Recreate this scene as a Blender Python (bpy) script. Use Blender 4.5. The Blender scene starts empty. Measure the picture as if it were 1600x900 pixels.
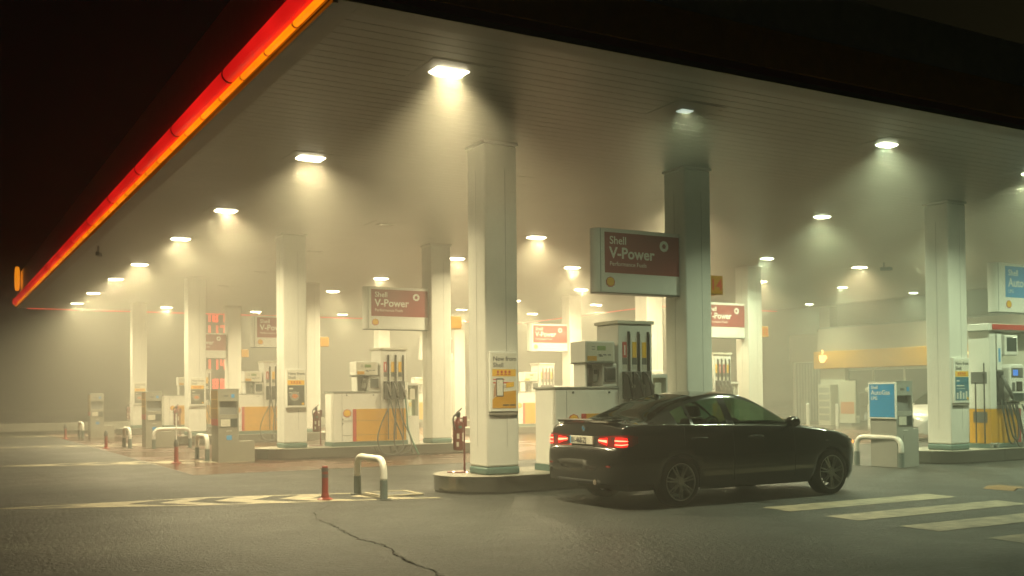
import bpy, bmesh, math, random
from mathutils import Vector, Matrix
R = math.radians
random.seed(7)
sc = bpy.context.scene
COL = sc.collection

# ------------------------------------------------------------------ materials
def mat(name, col, rough=.5, metal=0., var=0., vscale=6., bump=0., bscale=60., rvar=0., spec=.5, coat=0., alpha=1., trans=0., dirt=0.):
    m = bpy.data.materials.new(name); m.use_nodes = True
    nt = m.node_tree; b = nt.nodes['Principled BSDF']
    b.inputs['Base Color'].default_value = (*col, 1); b.inputs['Roughness'].default_value = rough
    b.inputs['Metallic'].default_value = metal; b.inputs['Specular IOR Level'].default_value = spec
    b.inputs['Coat Weight'].default_value = coat; b.inputs['Coat Roughness'].default_value = .02
    b.inputs['Transmission Weight'].default_value = trans
    tc = nt.nodes.new('ShaderNodeTexCoord')
    def noise(scale, det=5, ro=.6):
        n = nt.nodes.new('ShaderNodeTexNoise'); n.inputs['Scale'].default_value = scale
        n.inputs['Detail'].default_value = det; n.inputs['Roughness'].default_value = ro
        nt.links.new(tc.outputs['Object'], n.inputs['Vector']); return n
    def ramp(n, lo, hi, p0=.3, p1=.7):
        r = nt.nodes.new('ShaderNodeMapRange'); r.inputs['From Min'].default_value = p0; r.inputs['From Max'].default_value = p1
        r.inputs['To Min'].default_value = lo; r.inputs['To Max'].default_value = hi
        nt.links.new(n.outputs['Fac'], r.inputs['Value']); return r.outputs['Result']
    if var or dirt:
        n = noise(vscale); mx = nt.nodes.new('ShaderNodeMix'); mx.data_type = 'RGBA'
        v = max(var, dirt)
        mx.inputs['A'].default_value = (*[c*(1-v) for c in col], 1)
        mx.inputs['B'].default_value = (*[min(1, c*(1+var)) for c in col], 1)
        nt.links.new(ramp(n, 0, 1), mx.inputs['Factor']); nt.links.new(mx.outputs['Result'], b.inputs['Base Color'])
    if rvar:
        n = noise(vscale*.7); nt.links.new(ramp(n, max(.03, rough-rvar), min(1, rough+rvar)), b.inputs['Roughness'])
    if bump:
        n = noise(bscale, 3); bp = nt.nodes.new('ShaderNodeBump'); bp.inputs['Strength'].default_value = bump
        bp.inputs['Distance'].default_value = .01
        nt.links.new(n.outputs['Fac'], bp.inputs['Height']); nt.links.new(bp.outputs['Normal'], b.inputs['Normal'])
    return m
def emis(name, col, strength):
    m = bpy.data.materials.new(name); m.use_nodes = True
    b = m.node_tree.nodes['Principled BSDF']; b.inputs['Base Color'].default_value = (*[min(.8, c*.6) for c in col], 1)
    b.inputs['Emission Color'].default_value = (*col, 1); b.inputs['Emission Strength'].default_value = strength
    b.inputs['Roughness'].default_value = .4
    return m

M = {}
M['col_white'] = mat('painted_column', (.74, .74, .68), .4, dirt=.16, vscale=1.3, bump=.06, bscale=5, rvar=.12)
M['white'] = mat('white_panel', (.74, .74, .68), .4, dirt=.08, vscale=3)
M['cream'] = mat('cream_panel', (.62, .6, .5), .5, dirt=.1, vscale=4)
M['teal'] = mat('teal_band', (.09, .17, .15), .5, dirt=.25, vscale=5)
M['soffit'] = mat('soffit_slat', (.3, .3, .26), .38, dirt=.12, vscale=1.2)
M['trim'] = mat('edge_trim', (.3, .28, .23), .5, dirt=.2, vscale=1.5)
M['fas_red'] = mat('fascia_red', (.3, .05, .04), .45, dirt=.2)
M['fas_yel'] = mat('fascia_yellow', (.8, .42, .04), .45, dirt=.15)
M['fas_wht'] = mat('fascia_white', (.78, .74, .66), .45, dirt=.15)
M['steel'] = mat('brushed_steel', (.27, .265, .24), .16, 1.)
M['concrete'] = mat('island_concrete', (.27, .255, .21), .6, var=.18, vscale=5, bump=.15, bscale=40)
M['orange'] = mat('orange_panel', (.62, .31, .004), .38, dirt=.1, vscale=3)
M['redp'] = mat('red_panel', (.5, .035, .03), .4, dirt=.12)
M['signred'] = mat('sign_red', (.3, .03, .035), .35, dirt=.08)
M['blue'] = mat('sign_blue', (.008, .27, .6), .35, dirt=.06)
M['dark'] = mat('dark_plastic', (.02, .022, .022), .45, dirt=.2)
M['rubber'] = mat('black_rubber', (.015, .015, .015), .6)
M['hose'] = mat('hose_black', (.03, .032, .03), .45)
M['hoseg'] = mat('hose_green', (.02, .16, .11), .45)
M['grey'] = mat('grey_panel', (.3, .31, .28), .45, dirt=.12, vscale=4)
M['dkgrey'] = mat('dark_grey', (.1, .105, .1), .45, dirt=.2)
M['terminal'] = mat('terminal_grey', (.3, .29, .24), .42, .25, dirt=.12, vscale=4)
M['screen'] = mat('screen_glass', (.02, .035, .035), .12)
M['lcd'] = emis('lcd_green', (.16, .3, .06), .16)
M['bluescr'] = emis('blue_display', (.03, .22, .9), .9)
M['postred'] = mat('post_red', (.28, .03, .02), .45, dirt=.2, vscale=12)
M['exred'] = mat('extinguisher_red', (.15, .01, .01), .3, coat=.4, dirt=.15)
M['plwhite'] = mat('white_paint_tube', (.78, .77, .7), .35, dirt=.15, vscale=10)
M['sleeve'] = mat('grey_sleeve', (.13, .18, .17), .5, dirt=.25, vscale=10)
M['ink'] = mat('ink_black', (.03, .035, .04), .5)
M['inkred'] = mat('ink_red', (.55, .03, .02), .5)
M['yellow'] = mat('label_yellow', (.8, .47, .02), .4)
M['numyel'] = mat('number_yellow', (.5, .25, .015), .4, dirt=.1)
M['paper'] = mat('poster_paper', (.7, .69, .6), .4, dirt=.06)
M['posdark'] = mat('poster_dark', (.08, .09, .08), .35, var=.5, vscale=8)
M['posblue'] = mat('poster_blue', (.02, .16, .24), .35, var=.5, vscale=8)
M['food'] = mat('poster_food', (.55, .2, .08), .4, var=.4, vscale=30)
M['skin'] = mat('poster_hand', (.45, .25, .15), .5)
M['signwhite'] = mat('sign_white', (.8, .81, .75), .32, dirt=.05)
M['paint'] = mat('road_paint', (.42, .37, .25), .6, dirt=.7, vscale=5, bump=.2, bscale=150)
M['shopwall'] = mat('shop_wall', (.3, .24, .19), .6, dirt=.1)
M['shopyel'] = mat('shop_yellow', (.6, .27, .015), .45, dirt=.08)
M['glassdk'] = mat('shop_glass', (.03, .04, .035), .08)
M['frame'] = mat('alu_frame', (.5, .49, .43), .4, .4)
M['cup'] = emis('lit_cup', (1., .62, .22), 3.2)
M['red_neon'] = emis('red_neon', (1., .011, .009), .95)
M['yel_neon'] = emis('yellow_neon', (1., .24, .002), 1.7)
for nm in ('red_neon', 'yel_neon'):   # tubes glow unevenly along their length
    nt = M[nm].node_tree; n = nt.nodes.new('ShaderNodeTexNoise'); n.inputs['Scale'].default_value = .7; n.inputs['Detail'].default_value = 3
    tc = nt.nodes.new('ShaderNodeTexCoord'); nt.links.new(tc.outputs['Object'], n.inputs['Vector'])
    r = nt.nodes.new('ShaderNodeMapRange'); k0 = nt.nodes['Principled BSDF'].inputs['Emission Strength'].default_value
    for k, v in zip(('From Min', 'From Max', 'To Min', 'To Max'), (.3, .7, k0*.72, k0*1.3)): r.inputs[k].default_value = v
    nt.links.new(n.outputs['Fac'], r.inputs['Value']); nt.links.new(r.outputs['Result'], nt.nodes['Principled BSDF'].inputs['Emission Strength'])
M['red_line'] = emis('red_line', (1., .03, .02), 1.1)
M['red_led'] = emis('red_led', (1., .06, .03), 3.)
M['orange_sign'] = emis('orange_sign', (1., .3, .01), 2.0)
M['lens'] = emis('lamp_lens', (1., .9, .6), 34.)
M['lensg'] = emis('lamp_lens_green', (.88, 1., .66), 26.)
M['lensdim'] = emis('lamp_lens_dim', (.85, 1., .85), .9)
M['lensoff'] = mat('lamp_lens_off', (.4, .4, .36), .2)
M['bark'] = mat('tree_bark', (.07, .055, .04), .9, var=.3, vscale=8)
M['leaf'] = mat('tree_leaf', (.03, .045, .02), .7, var=.5, vscale=3)
M['carpaint'] = mat('black_car_paint', (.004, .005, .005), .18, coat=1.)
M['carwhite'] = mat('white_car_paint', (.6, .6, .57), .3, coat=1.)
M['chrome'] = mat('chrome', (.6, .6, .58), .15, 1.)
M['rim'] = mat('alloy_rim', (.62, .62, .58), .35, .8)
M['tyre'] = mat('tyre_rubber', (.014, .014, .014), .7)
M['cabin'] = mat('cabin_dark', (.014, .015, .015), .7)
M['plate'] = mat('number_plate', (.55, .53, .44), .35)
M['tail'] = emis('tail_lamp_red', (1., .012, .01), 1.7)
M['tailhot'] = emis('tail_lamp_core', (1., .16, .08), 8.)
M['tailoff'] = mat('tail_lamp_cover', (.2, .006, .006), .12, coat=1.)
M['amber'] = emis('amber_marker', (1., .33, .06), 6.)
M['headlamp'] = mat('headlamp_glass', (.35, .36, .34), .1, .3, coat=1.)
M['bottle'] = mat('bottle_plastic', (.35, .4, .42), .25, var=.3, vscale=20)
M['brownposter'] = mat('side_poster', (.34, .19, .03), .45, var=.12, vscale=5)
M['hazard'] = mat('bump_yellow', (.2, .11, .03), .7, dirt=.3, vscale=12)
M['wallstone'] = mat('low_wall_concrete', (.34, .33, .27), .7, var=.2)

def glass(name, tint, a):
    m = bpy.data.materials.new(name); m.use_nodes = True; nt = m.node_tree
    for n in list(nt.nodes): nt.nodes.remove(n)
    o = nt.nodes.new('ShaderNodeOutputMaterial'); t = nt.nodes.new('ShaderNodeBsdfTransparent'); g = nt.nodes.new('ShaderNodeBsdfGlossy')
    t.inputs['Color'].default_value = (*tint, 1); g.inputs['Roughness'].default_value = .03
    g.inputs['Color'].default_value = (.9, .95, .9, 1)
    lw = nt.nodes.new('ShaderNodeLayerWeight'); pw = nt.nodes.new('ShaderNodeMath'); pw.operation = 'POWER'; pw.inputs[1].default_value = 4.
    nt.links.new(lw.outputs['Facing'], pw.inputs[0]); f = nt.nodes.new('ShaderNodeMath'); f.operation = 'MULTIPLY_ADD'; f.inputs[1].default_value = .55; f.inputs[2].default_value = .035
    nt.links.new(pw.outputs[0], f.inputs[0]); mx = nt.nodes.new('ShaderNodeMixShader'); nt.links.new(f.outputs[0], mx.inputs[0])
    nt.links.new(t.outputs[0], mx.inputs[1]); nt.links.new(g.outputs[0], mx.inputs[2]); nt.links.new(mx.outputs[0], o.inputs['Surface'])
    return m
M['carglass'] = glass('tinted_car_glass', (.3, .4, .32), 1)
M['carglassdk'] = glass('dark_rear_glass', (.05, .06, .055), 1)
M['clear'] = glass('clear_panel', (.7, .75, .7), 1)

def ground_mat(name, c0, c1, rlo, rhi, brick=False):
    m = bpy.data.materials.new(name); m.use_nodes = True; nt = m.node_tree; L = nt.links.new
    b = nt.nodes['Principled BSDF']; b.inputs['Specular IOR Level'].default_value = .5 if brick else .5; geo = nt.nodes.new('ShaderNodeNewGeometry')
    def noise(s, d=6, r=.6):
        n = nt.nodes.new('ShaderNodeTexNoise'); n.inputs['Scale'].default_value = s; n.inputs['Detail'].default_value = d
        n.inputs['Roughness'].default_value = r; L(geo.outputs['Position'], n.inputs['Vector']); return n
    def mr(src, a, bb, c, d):
        r = nt.nodes.new('ShaderNodeMapRange'); L(src, r.inputs['Value'])
        for k, v in zip(('From Min', 'From Max', 'To Min', 'To Max'), (a, bb, c, d)): r.inputs[k].default_value = v
        return r.outputs['Result']
    big = noise(.22, 4); mid = noise(1.6, 6); fine = noise(17, 4, .75); grit_glint = noise(20, 3, .85)
    mx = nt.nodes.new('ShaderNodeMix'); mx.data_type = 'RGBA'
    mx.inputs['A'].default_value = (*c0, 1); mx.inputs['B'].default_value = (*c1, 1)
    a = nt.nodes.new('ShaderNodeMath'); a.operation = 'ADD'; L(mr(mid.outputs['Fac'], .3, .7, -.15, .3), a.inputs[0]); L(mr(fine.outputs['Fac'], .42, .66, -.15, 1.), a.inputs[1])
    L(a.outputs[0], mx.inputs['Factor']); colour = mx.outputs['Result']
    if brick:
        t = nt.nodes.new('ShaderNodeTexBrick'); t.inputs['Scale'].default_value = 2.4; L(geo.outputs['Position'], t.inputs['Vector'])
        t.inputs['Color1'].default_value = (1, 1, 1, 1); t.inputs['Color2'].default_value = (.75, .75, .75, 1); t.inputs['Mortar'].default_value = (.45, .45, .45, 1)
        t.inputs['Mortar Size'].default_value = .012
        mm = nt.nodes.new('ShaderNodeMix'); mm.data_type = 'RGBA'; mm.blend_type = 'MULTIPLY'; mm.inputs['Factor'].default_value = .8
        L(colour, mm.inputs['A']); L(t.outputs['Color'], mm.inputs['B']); colour = mm.outputs['Result']
    else:
        sp = nt.nodes.new('ShaderNodeMix'); sp.data_type = 'RGBA'; sp.inputs['B'].default_value = (.17, .17, .13, 1)  # pale gravel specks, with the aggregate's glints painted into the base colour
        L(mr(grit_glint.outputs['Fac'], .6, .7, 0, .9), sp.inputs['Factor']); L(colour, sp.inputs['A']); colour = sp.outputs['Result']
    L(colour, b.inputs['Base Color'])
    w = nt.nodes.new('ShaderNodeMath'); w.operation = 'ADD'
    L(mr(big.outputs['Fac'], .36, .62, rlo, rhi), w.inputs[0]); L(mr(mid.outputs['Fac'], .3, .7, -.08, .08), w.inputs[1])
    L(w.outputs[0], b.inputs['Roughness'])
    bp = nt.nodes.new('ShaderNodeBump'); bp.inputs['Strength'].default_value = .25 if brick else 1.; bp.inputs['Distance'].default_value = .012 if brick else .05
    L(fine.outputs['Fac'], bp.inputs['Height']); L(bp.outputs['Normal'], b.inputs['Normal'])
    return m
M['asphalt'] = ground_mat('asphalt', (.003, .0037, .003), (.036, .046, .037), .36, .6)
M['paving'] = ground_mat('red_paving', (.07, .03, .02), (.15, .07, .045), .13, .36, True)

# ------------------------------------------------------------------ mesh helpers
class MB:
    def __init__(s): s.bm = bmesh.new()
    def face(s, pts):
        return s.bm.faces.new([s.bm.verts.new(p) for p in pts])
    def box(s, x0, x1, y0, y1, z0, z1):
        v = [s.bm.verts.new((x, y, z)) for x in (x0, x1) for y in (y0, y1) for z in (z0, z1)]
        for q in ((0, 1, 3, 2), (4, 6, 7, 5), (0, 4, 5, 1), (2, 3, 7, 6), (0, 2, 6, 4), (1, 5, 7, 3)): s.bm.faces.new([v[i] for i in q])
        return s
    def prism(s, poly, axis, a, b):
        """poly 2D extruded along axis from a to b; axis x: (y,z); y: (x,z); z: (x,y)"""
        def P(u, v, t): return {'x': (t, u, v), 'y': (u, t, v), 'z': (u, v, t)}[axis]
        A = [s.bm.verts.new(P(u, v, a)) for u, v in poly]; B = [s.bm.verts.new(P(u, v, b)) for u, v in poly]
        n = len(poly); s.bm.faces.new(A); s.bm.faces.new(B[::-1])
        for i in range(n): s.bm.faces.new((A[i], B[i], B[(i+1) % n], A[(i+1) % n]))
        return s
    def tube(s, pts, r, seg=10, cap=True):
        pts = [Vector(p) for p in pts]; rings = []; n = len(pts)
        rr = r if isinstance(r, (list, tuple)) else [r]*n
        T = [(pts[min(i+1, n-1)]-pts[max(i-1, 0)]).normalized() for i in range(n)]
        up = Vector((0, 0, 1)) if abs(T[0].z) < .9 else Vector((1, 0, 0))
        u = T[0].cross(up).normalized()
        for i in range(n):
            u = (u - T[i]*u.dot(T[i])).normalized(); w = T[i].cross(u)
            rings.append([s.bm.verts.new(pts[i]+(u*math.cos(a)+w*math.sin(a))*rr[i]) for a in [2*math.pi*k/seg for k in range(seg)]])
        for i in range(n-1):
            for k in range(seg): s.bm.faces.new((rings[i][k], rings[i][(k+1) % seg], rings[i+1][(k+1) % seg], rings[i+1][k]))
        if cap: s.bm.faces.new(rings[0][::-1]); s.bm.faces.new(rings[-1])
        return s
    def lathe(s, prof, c=(0, 0, 0), seg=20, axis='z', cap=True):
        rings = []
        for r, h in prof:
            ring = []
            for k in range(seg):
                a = 2*math.pi*k/seg; p = (r*math.cos(a), r*math.sin(a), h)
                if axis == 'y': p = (p[0], p[2], p[1])
                if axis == 'x': p = (p[2], p[0], p[1])
                ring.append(s.bm.verts.new((c[0]+p[0], c[1]+p[1], c[2]+p[2])))
            rings.append(ring)
        for i in range(len(rings)-1):
            for k in range(seg): s.bm.faces.new((rings[i][k], rings[i][(k+1) % seg], rings[i+1][(k+1) % seg], rings[i+1][k]))
        if cap: s.bm.faces.new(rings[0][::-1]); s.bm.faces.new(rings[-1])
        return s
    def text(s, st, x, y, z, size, face='-Y', off=0., align='LEFT', sx=1., ex=.0012):
        cu = bpy.data.curves.new('t', 'FONT'); cu.body = st; cu.size = size; cu.offset = off*size; cu.extrude = ex
        cu.align_x = align; cu.resolution_u = 3
        ob = bpy.data.objects.new('t', cu); COL.objects.link(ob)
        dg = bpy.context.evaluated_depsgraph_get(); me = bpy.data.meshes.new_from_object(ob.evaluated_get(dg))
        if face == '-Y': T = Matrix(((sx, 0, 0, x), (0, 0, -1, y), (0, 1, 0, z), (0, 0, 0, 1)))
        else: T = Matrix(((0, 0, -1, x), (-sx, 0, 0, y), (0, 1, 0, z), (0, 0, 0, 1)))
        me.transform(T); s.bm.from_mesh(me)
        bpy.data.objects.remove(ob); bpy.data.curves.remove(cu); bpy.data.meshes.remove(me)
        return s
    def shell(s, x, y, z, r, face='-Y', t=.004):
        pts = []
        n = 28
        for i in range(n+1):
            a = R(-50 + 280*i/n); rr = r*(1+.05*math.cos(7*(a-R(90))*280/280*1.29))
            pts.append((rr*math.cos(a)*1.05, rr*math.sin(a)))
        pts += [(-.42*r, -.95*r), (.42*r, -.95*r)]
        if face == '-Y': s.prism([(x+u, z+v) for u, v in pts], 'y', y, y-t)
        else: s.prism([(y-u, z+v) for u, v in pts], 'x', x, x-t)
        return s
    def build(s, name, m, parent=None, bevel=0., smooth=False, loc=None, seg=2):
        bmesh.ops.recalc_face_normals(s.bm, faces=s.bm.faces)
        me = bpy.data.meshes.new(name); s.bm.to_mesh(me); s.bm.free()
        if smooth:
            for p in me.polygons: p.use_smooth = True
        me.materials.append(m if not isinstance(m, str) else M[m])
        o = bpy.data.objects.new(name, me); COL.objects.link(o)
        if parent: o.parent = parent
        if loc: o.location = loc
        if bevel:
            md = o.modifiers.new('b', 'BEVEL'); md.width = bevel; md.segments = seg; md.limit_method = 'ANGLE'; md.angle_limit = R(40)
        return o
def rbox(name, m, parent, dims, bevel=.006, **k): return MB().box(*dims).build(name, m, parent, bevel, **k)
def tag(o, label=None, cat=None, group=None, kind=None):
    if label: o['label'] = label
    if cat: o['category'] = cat
    if group: o['group'] = group
    if kind: o['kind'] = kind
    return o
def thing(name, label, cat, loc=(0, 0, 0), rz=0, group=None):
    o = bpy.data.objects.new(name, None); COL.objects.link(o); o.location = loc; o.rotation_euler = (0, 0, rz)
    o.empty_display_size = .1
    return tag(o, label, cat, group)
def dup(o, loc=None, label=None, rz=None, parent=None, group=None):
    c = o.copy(); COL.objects.link(c)
    if parent is not None: c.parent = parent
    if loc is not None: c.location = loc
    if rz is not None: c.rotation_euler = (0, 0, rz)
    if label: c['label'] = label
    if group: c['group'] = group
    for ch in [x for x in KIDS(o)]: dup(ch, parent=c)
    return c
def KIDS(o): return [x for x in COL.objects if x.parent == o]
def struct(name, m, mb, **k): return tag(mb.build(name, m, **k), kind='structure')
def curve_pts(P, n=10):
    P = [Vector(p) for p in P]; Q = [P[0]*2-P[1]] + P + [P[-1]*2-P[-2]]; out = []
    for i in range(1, len(Q)-2):
        a, b, c, d = Q[i-1], Q[i], Q[i+1], Q[i+2]
        for k in range(n):
            t = k/n; out.append(.5*((2*b)+(c-a)*t+(2*a-5*b+4*c-d)*t*t+(3*b-a-3*c+d)*t**3))
    out.append(P[-1]); return out
ORD = ['first', 'second', 'third', 'fourth', 'fifth', 'sixth', 'seventh', 'eighth', 'ninth', 'tenth']

# ------------------------------------------------------------------ layout (metres; X along the islands, Y from row to row)
H = 5.226; K = .261; W = .555
DY = 9.768; ROW = [0, DY, 2*DY, 3*DY]
CX = [0, 3.775, 10.414, 14.18]
XL, YF, YB, XR, XN, YN = -3.84, -4.13, 33.4, 27.2, 20.2, 22.0   # canopy outline with a notch at the back right

# ------------------------------------------------------------------ ground
def sheet(x0, x1, y0, y1, z):
    b = MB(); b.face([(x0, y0, z), (x1, y0, z), (x1, y1, z), (x0, y1, z)]); return b
struct('ground', 'asphalt', sheet(-115, 135, -115, 135, 0))
struct('forecourt_paving', 'paving', sheet(-2.8, 26.9, 6.3, 33.2, .004))
kb = MB()
kb.box(-2.84, -2.8, 6.26, 33.2, -.05, .007); kb.box(-2.8, 26.9, 6.26, 6.3, -.05, .007)
struct('paving_edging', 'dkgrey', kb)
# crosswalk
zb = MB()
for k in range(5):
    y = -3.66-1.075*k; x0 = 1.93-.035*k; x1 = 5.0-.02*k
    zb.face([(x0, y, .004), (x0-.015, y-.51, .004), (x1-.03, y-.53, .004), (x1+.02, y-.03, .004)])
struct('crosswalk', 'paint', zb)
# painted nose before every island row
def up_e(x): return 1.95+(x+6.4)*(-.035) if x < -3.7 else 1.855+(x+3.7)*(-.31)
def lo_e(x): return 1.85+(x+6.4)*(-.46) if x < -3.9 else .70+(x+3.9)*(-.305)
def nose(dy, nm):
    b = MB(); z = .005
    def strip(f0, f1, xs):
        for a, c in zip(xs[:-1], xs[1:]):
            b.face([(a, f0(a)+dy, z), (c, f0(c)+dy, z), (c, f1(c)+dy, z), (a, f1(a)+dy, z)])
    xs = [-6.4+.3*i for i in range(19)]+[-.85]
    strip(lambda x: up_e(x)-.11, up_e, xs); strip(lo_e, lambda x: lo_e(x)+.11, xs)
    def chev(a, c, s=.42):
        m = lambda x: (up_e(x)+lo_e(x))/2
        b.face([(a, lo_e(a)+.11+dy, z), (c, lo_e(c)+.11+dy, z), (c-s, m(c-s)+dy, z), (a-s, m(a-s)+dy, z)])
        b.face([(a-s, m(a-s)+dy, z), (c-s, m(c-s)+dy, z), (c, up_e(c)-.11+dy, z), (a, up_e(a)-.11+dy, z)])
    for a, c in ((-5.2, -4.35), (-3.95, -3.6), (-3.25, -2.75), (-2.4, -1.95), (-1.45, -1.12)): chev(a, c)
    struct(nm, 'paint', b)
for k in range(4): nose(ROW[k], 'road_marking')
# crack
cr = [(-2.05, .3), (-2.261, .064), (-2.5, -.2), (-2.715, -.577), (-2.98, -1.0), (-3.143, -1.679), (-3.22, -2.3), (-3.3, -2.9), (-3.379, -3.511), (-3.33, -3.95), (-3.364, -4.295), (-3.449, -4.612), (-3.49, -4.85), (-3.519, -5.082), (-3.54, -5.5), (-3.6, -5.9), (-3.63, -6.6)]
pts = curve_pts([(x, y, .003) for x, y in cr], 9); b = MB(); prev = None
for i, p in enumerate(pts):
    j = Vector((random.uniform(-.03, .03), random.uniform(-.02, .02), 0)); w = random.uniform(.002, .0125)*(.6+.6*min(1, i/60))
    q = p+j; cur = (b.bm.verts.new((q.x-w, q.y, .003)), b.bm.verts.new((q.x+w, q.y+.01, .003)))
    if prev: b.bm.faces.new((prev[0], prev[1], cur[1], cur[0]))
    prev = cur
M['crack'] = mat('crack_dark', (.004, .004, .004), 1., spec=0.)
struct('asphalt_crack', 'crack', b)
# distant edge of the site
b = MB(); b.box(-60, 60, 37.5, 37.8, 0, .38); o = b.build('low_wall', 'wallstone', bevel=.03)
tag(o, 'low pale concrete kerb wall running across the dark far edge', 'low wall')

# ------------------------------------------------------------------ canopy
can = thing('canopy', 'huge flat filling station canopy edged with glowing red and yellow neon', 'canopy', (0, 0, 0))
b = MB(); y = YF+.3; st = .2
while y < YB-.3:
    xr = XR-.3 if y < YN-.3 else XN-.3
    y1 = min(y+st, YB-.3)
    g = .009
    b.face([(XL+.3, y, H), (xr, y, H), (xr, y1-g, H), (XL+.3, y1-g, H)])
    b.face([(XL+.3, y1-g, H), (xr, y1-g, H), (xr, y1-g, H+.005), (XL+.3, y1-g, H+.005)])
    b.face([(XL+.3, y1-g, H+.005), (xr, y1-g, H+.005), (xr, y1, H+.005), (XL+.3, y1, H+.005)])
    b.face([(XL+.3, y1, H+.005), (xr, y1, H+.005), (xr, y1, H), (XL+.3, y1, H)])
    y = y1
b.build('soffit', 'soffit', can)
b = MB()
b.box(XL, XL+.302, YF, YB, H-.012, H+.06); b.box(XL+.302, XR, YF, YF+.302, H-.012, H+.06)
b.box(XR-.302, XR, YF+.302, YN, H-.012, H+.06); b.box(XN, XR-.302, YN-.302, YN, H-.012, H+.06)
b.box(XN-.302, XN, YN-.302, YB, H-.012, H+.06); b.box(XL+.302, XN-.302, YB-.302, YB, H-.012, H+.06)
b.build('edge_trim', 'trim', can, .004)
T = 6.48
def band(nm, m, z0, z1, d):
    for nmx, (x0, x1) in enumerate([(XL, 1.6), (1.6, 7.2), (7.2, 12.8), (12.8, 18.4), (18.4, XR)]):
        MB().box(x0+.004, x1-.004, YF-d, YF+.05, z0, z1).build(nm, m, can, .004)
band('fascia_base', 'fas_red', H+.062, 5.38, .0); band('fascia_band', 'fas_yel', 5.384, 5.86, .012); band('fascia_top', 'fas_wht', 5.864, T, .006)
b = MB(); b.box(XL+.01, XL+.12, YF+.052, YB, H+.062, T); b.build('side_fascia', 'fas_wht', can, .01)
b = MB(); b.box(XL+.12, XN, YB-.1, YB, H+.062, T); b.box(XN-.1, XN, YN, YB-.1, H+.062, T); b.box(XN, XR, YN-.1, YN, H+.062, T); b.box(XR-.1, XR, YF+.052, YN-.1, H+.062, T)
b.build('rear_fascia', 'fas_wht', can)
b = MB(); b.prism([(XL+.125, YF+.06), (XR-.11, YF+.06), (XR-.11, YN-.11), (XN-.11, YN-.11), (XN-.11, YB-.11), (XL+.125, YB-.11)], 'z', T-.25, T-.15); b.build('roof_deck', 'dkgrey', can)
# neon run on the left edge
ys = YF+.45; L = 2.98; k = 0
while ys < YB-.5:
    ye = min(ys+L, YB-.3)
    prof = [(.135*math.cos(R(a)), .135*math.sin(R(a))) for a in range(0, 360, 18)]
    n = MB(); n.tube([(XL-.09, ys, 5.405), (XL-.09, ys+.03, 5.405), (XL-.09, ye-.06, 5.405), (XL-.09, ye-.035, 5.405)], [.075, .098, .098, .075], 18)
    n.build('red_tube', 'red_neon', can, smooth=True)
    ys += L; k += 1
ys = YF+.45+L
while ys < YB-.5:
    MB().tube([(XL-.09, ys-.033, 5.405), (XL-.09, ys-.006, 5.405)], .103, 18).build('tube_joint', 'fas_red', can); ys += L
ys = YF-.02; k = 0
while ys < YB-.4:
    ye = min(ys+1.0, YB-.3)
    MB().tube([(XL-.05, ys, 5.268), (XL-.05, ye-.012, 5.268)], .036, 12).build('yellow_strip', 'yel_neon', can, smooth=True); ys += 1.0
ys = YF+.98
while ys < YB-.4:
    MB().tube([(XL-.05, ys-.022, 5.268), (XL-.05, ys+.006, 5.268)], .039, 10).build('strip_clip', 'fas_red', can); ys += 1.0
b = MB(); b.box(XL, XL+.05, YF, YB, 5.226-.05, 5.24); b.build('drip_edge', 'trim', can)
b = MB()
for p0, p1 in [((XL+.4, YB-.04, 5.19), (XN, YB-.04, 5.19)), ((XN-.03, YN+.3, 5.19), (XN-.03, YB-.3, 5.19)), ((XN+.1, YN-.03, 5.19), (XR, YN-.03, 5.19))]: b.tube([p0, p1], .022, 8)
b.build('rear_neon_line', 'red_line', can)
b = MB(); b.lathe([(.44, -.05), (.47, -.02), (.47, .05), (.44, .08)], (XL-.16, 31.0, 6.15), 28, 'x'); b.build('edge_emblem', 'orange_sign', can, smooth=True)
b = MB(); b.lathe([(.12, -.1), (.14, 0), (.1, .12)], (XL-.12, 32.1, 5.35), 14, 'x'); b.build('tube_end', 'red_neon', can, smooth=True)

# ------------------------------------------------------------------ canopy lamps
def make_lamp(lens, watt, spread, size=(.42, .24), colr=(1., .845, .49), drop=.028):
    t = thing('canopy_lamp', '', 'lamp'); z0 = -.005
    b = MB(); b.box(-.38, .38, -.38, -.3, z0, .05); b.box(-.38, .38, .3, .38, z0, .05); b.box(-.38, -.3, -.3, .3, z0, .05); b.box(.3, .38, -.3, .3, z0, .05)
    b.build('lamp_frame', 'soffit', t, .004)
    rbox('lamp_tray', 'soffit', t, (-.3, .3, -.3, .3, -.004, .05), 0)
    b = MB(); a, c = size[0]/2, size[1]/2; u, v = a*.8, c*.8
    V = [(-a, -c, -.005), (a, -c, -.005), (a, c, -.005), (-a, c, -.005)]; U = [(-u, -v, -drop), (u, -v, -drop), (u, v, -drop), (-u, v, -drop)]
    b.face(U)
    for k in range(4): b.face([V[k], V[(k+1) % 4], U[(k+1) % 4], U[k]])
    b.build('lens', lens, t)
    if watt:
        l = bpy.data.lights.new('lamp_light', 'AREA'); l.shape = 'RECTANGLE'; l.size = u*2; l.size_y = v*2
        l.energy = watt; l.color = colr; l.spread = R(spread)
        o = bpy.data.objects.new('lamp_light', l); COL.objects.link(o); o.parent = t; o.location = (0, 0, -drop-.006)
    return t
WATT = 560
GREEN = (.84, 1., .62)
lampA = make_lamp('lens', WATT*.95, 134)
lampG = make_lamp('lens', WATT*1.1, 150)
lampF = make_lamp('lens', WATT*.85, 110)
lampB = make_lamp('lensg', WATT*.42, 132, (.3, .18), GREEN)
lampC = make_lamp('lensg', WATT*.46, 140, (.32, .2), GREEN)
lampD = make_lamp('lensdim', WATT*.09, 150, (.2, .14), GREEN, drop=.02)
lampO = make_lamp('lensoff', 0, 0, (.4, .26), drop=.02)
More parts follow.
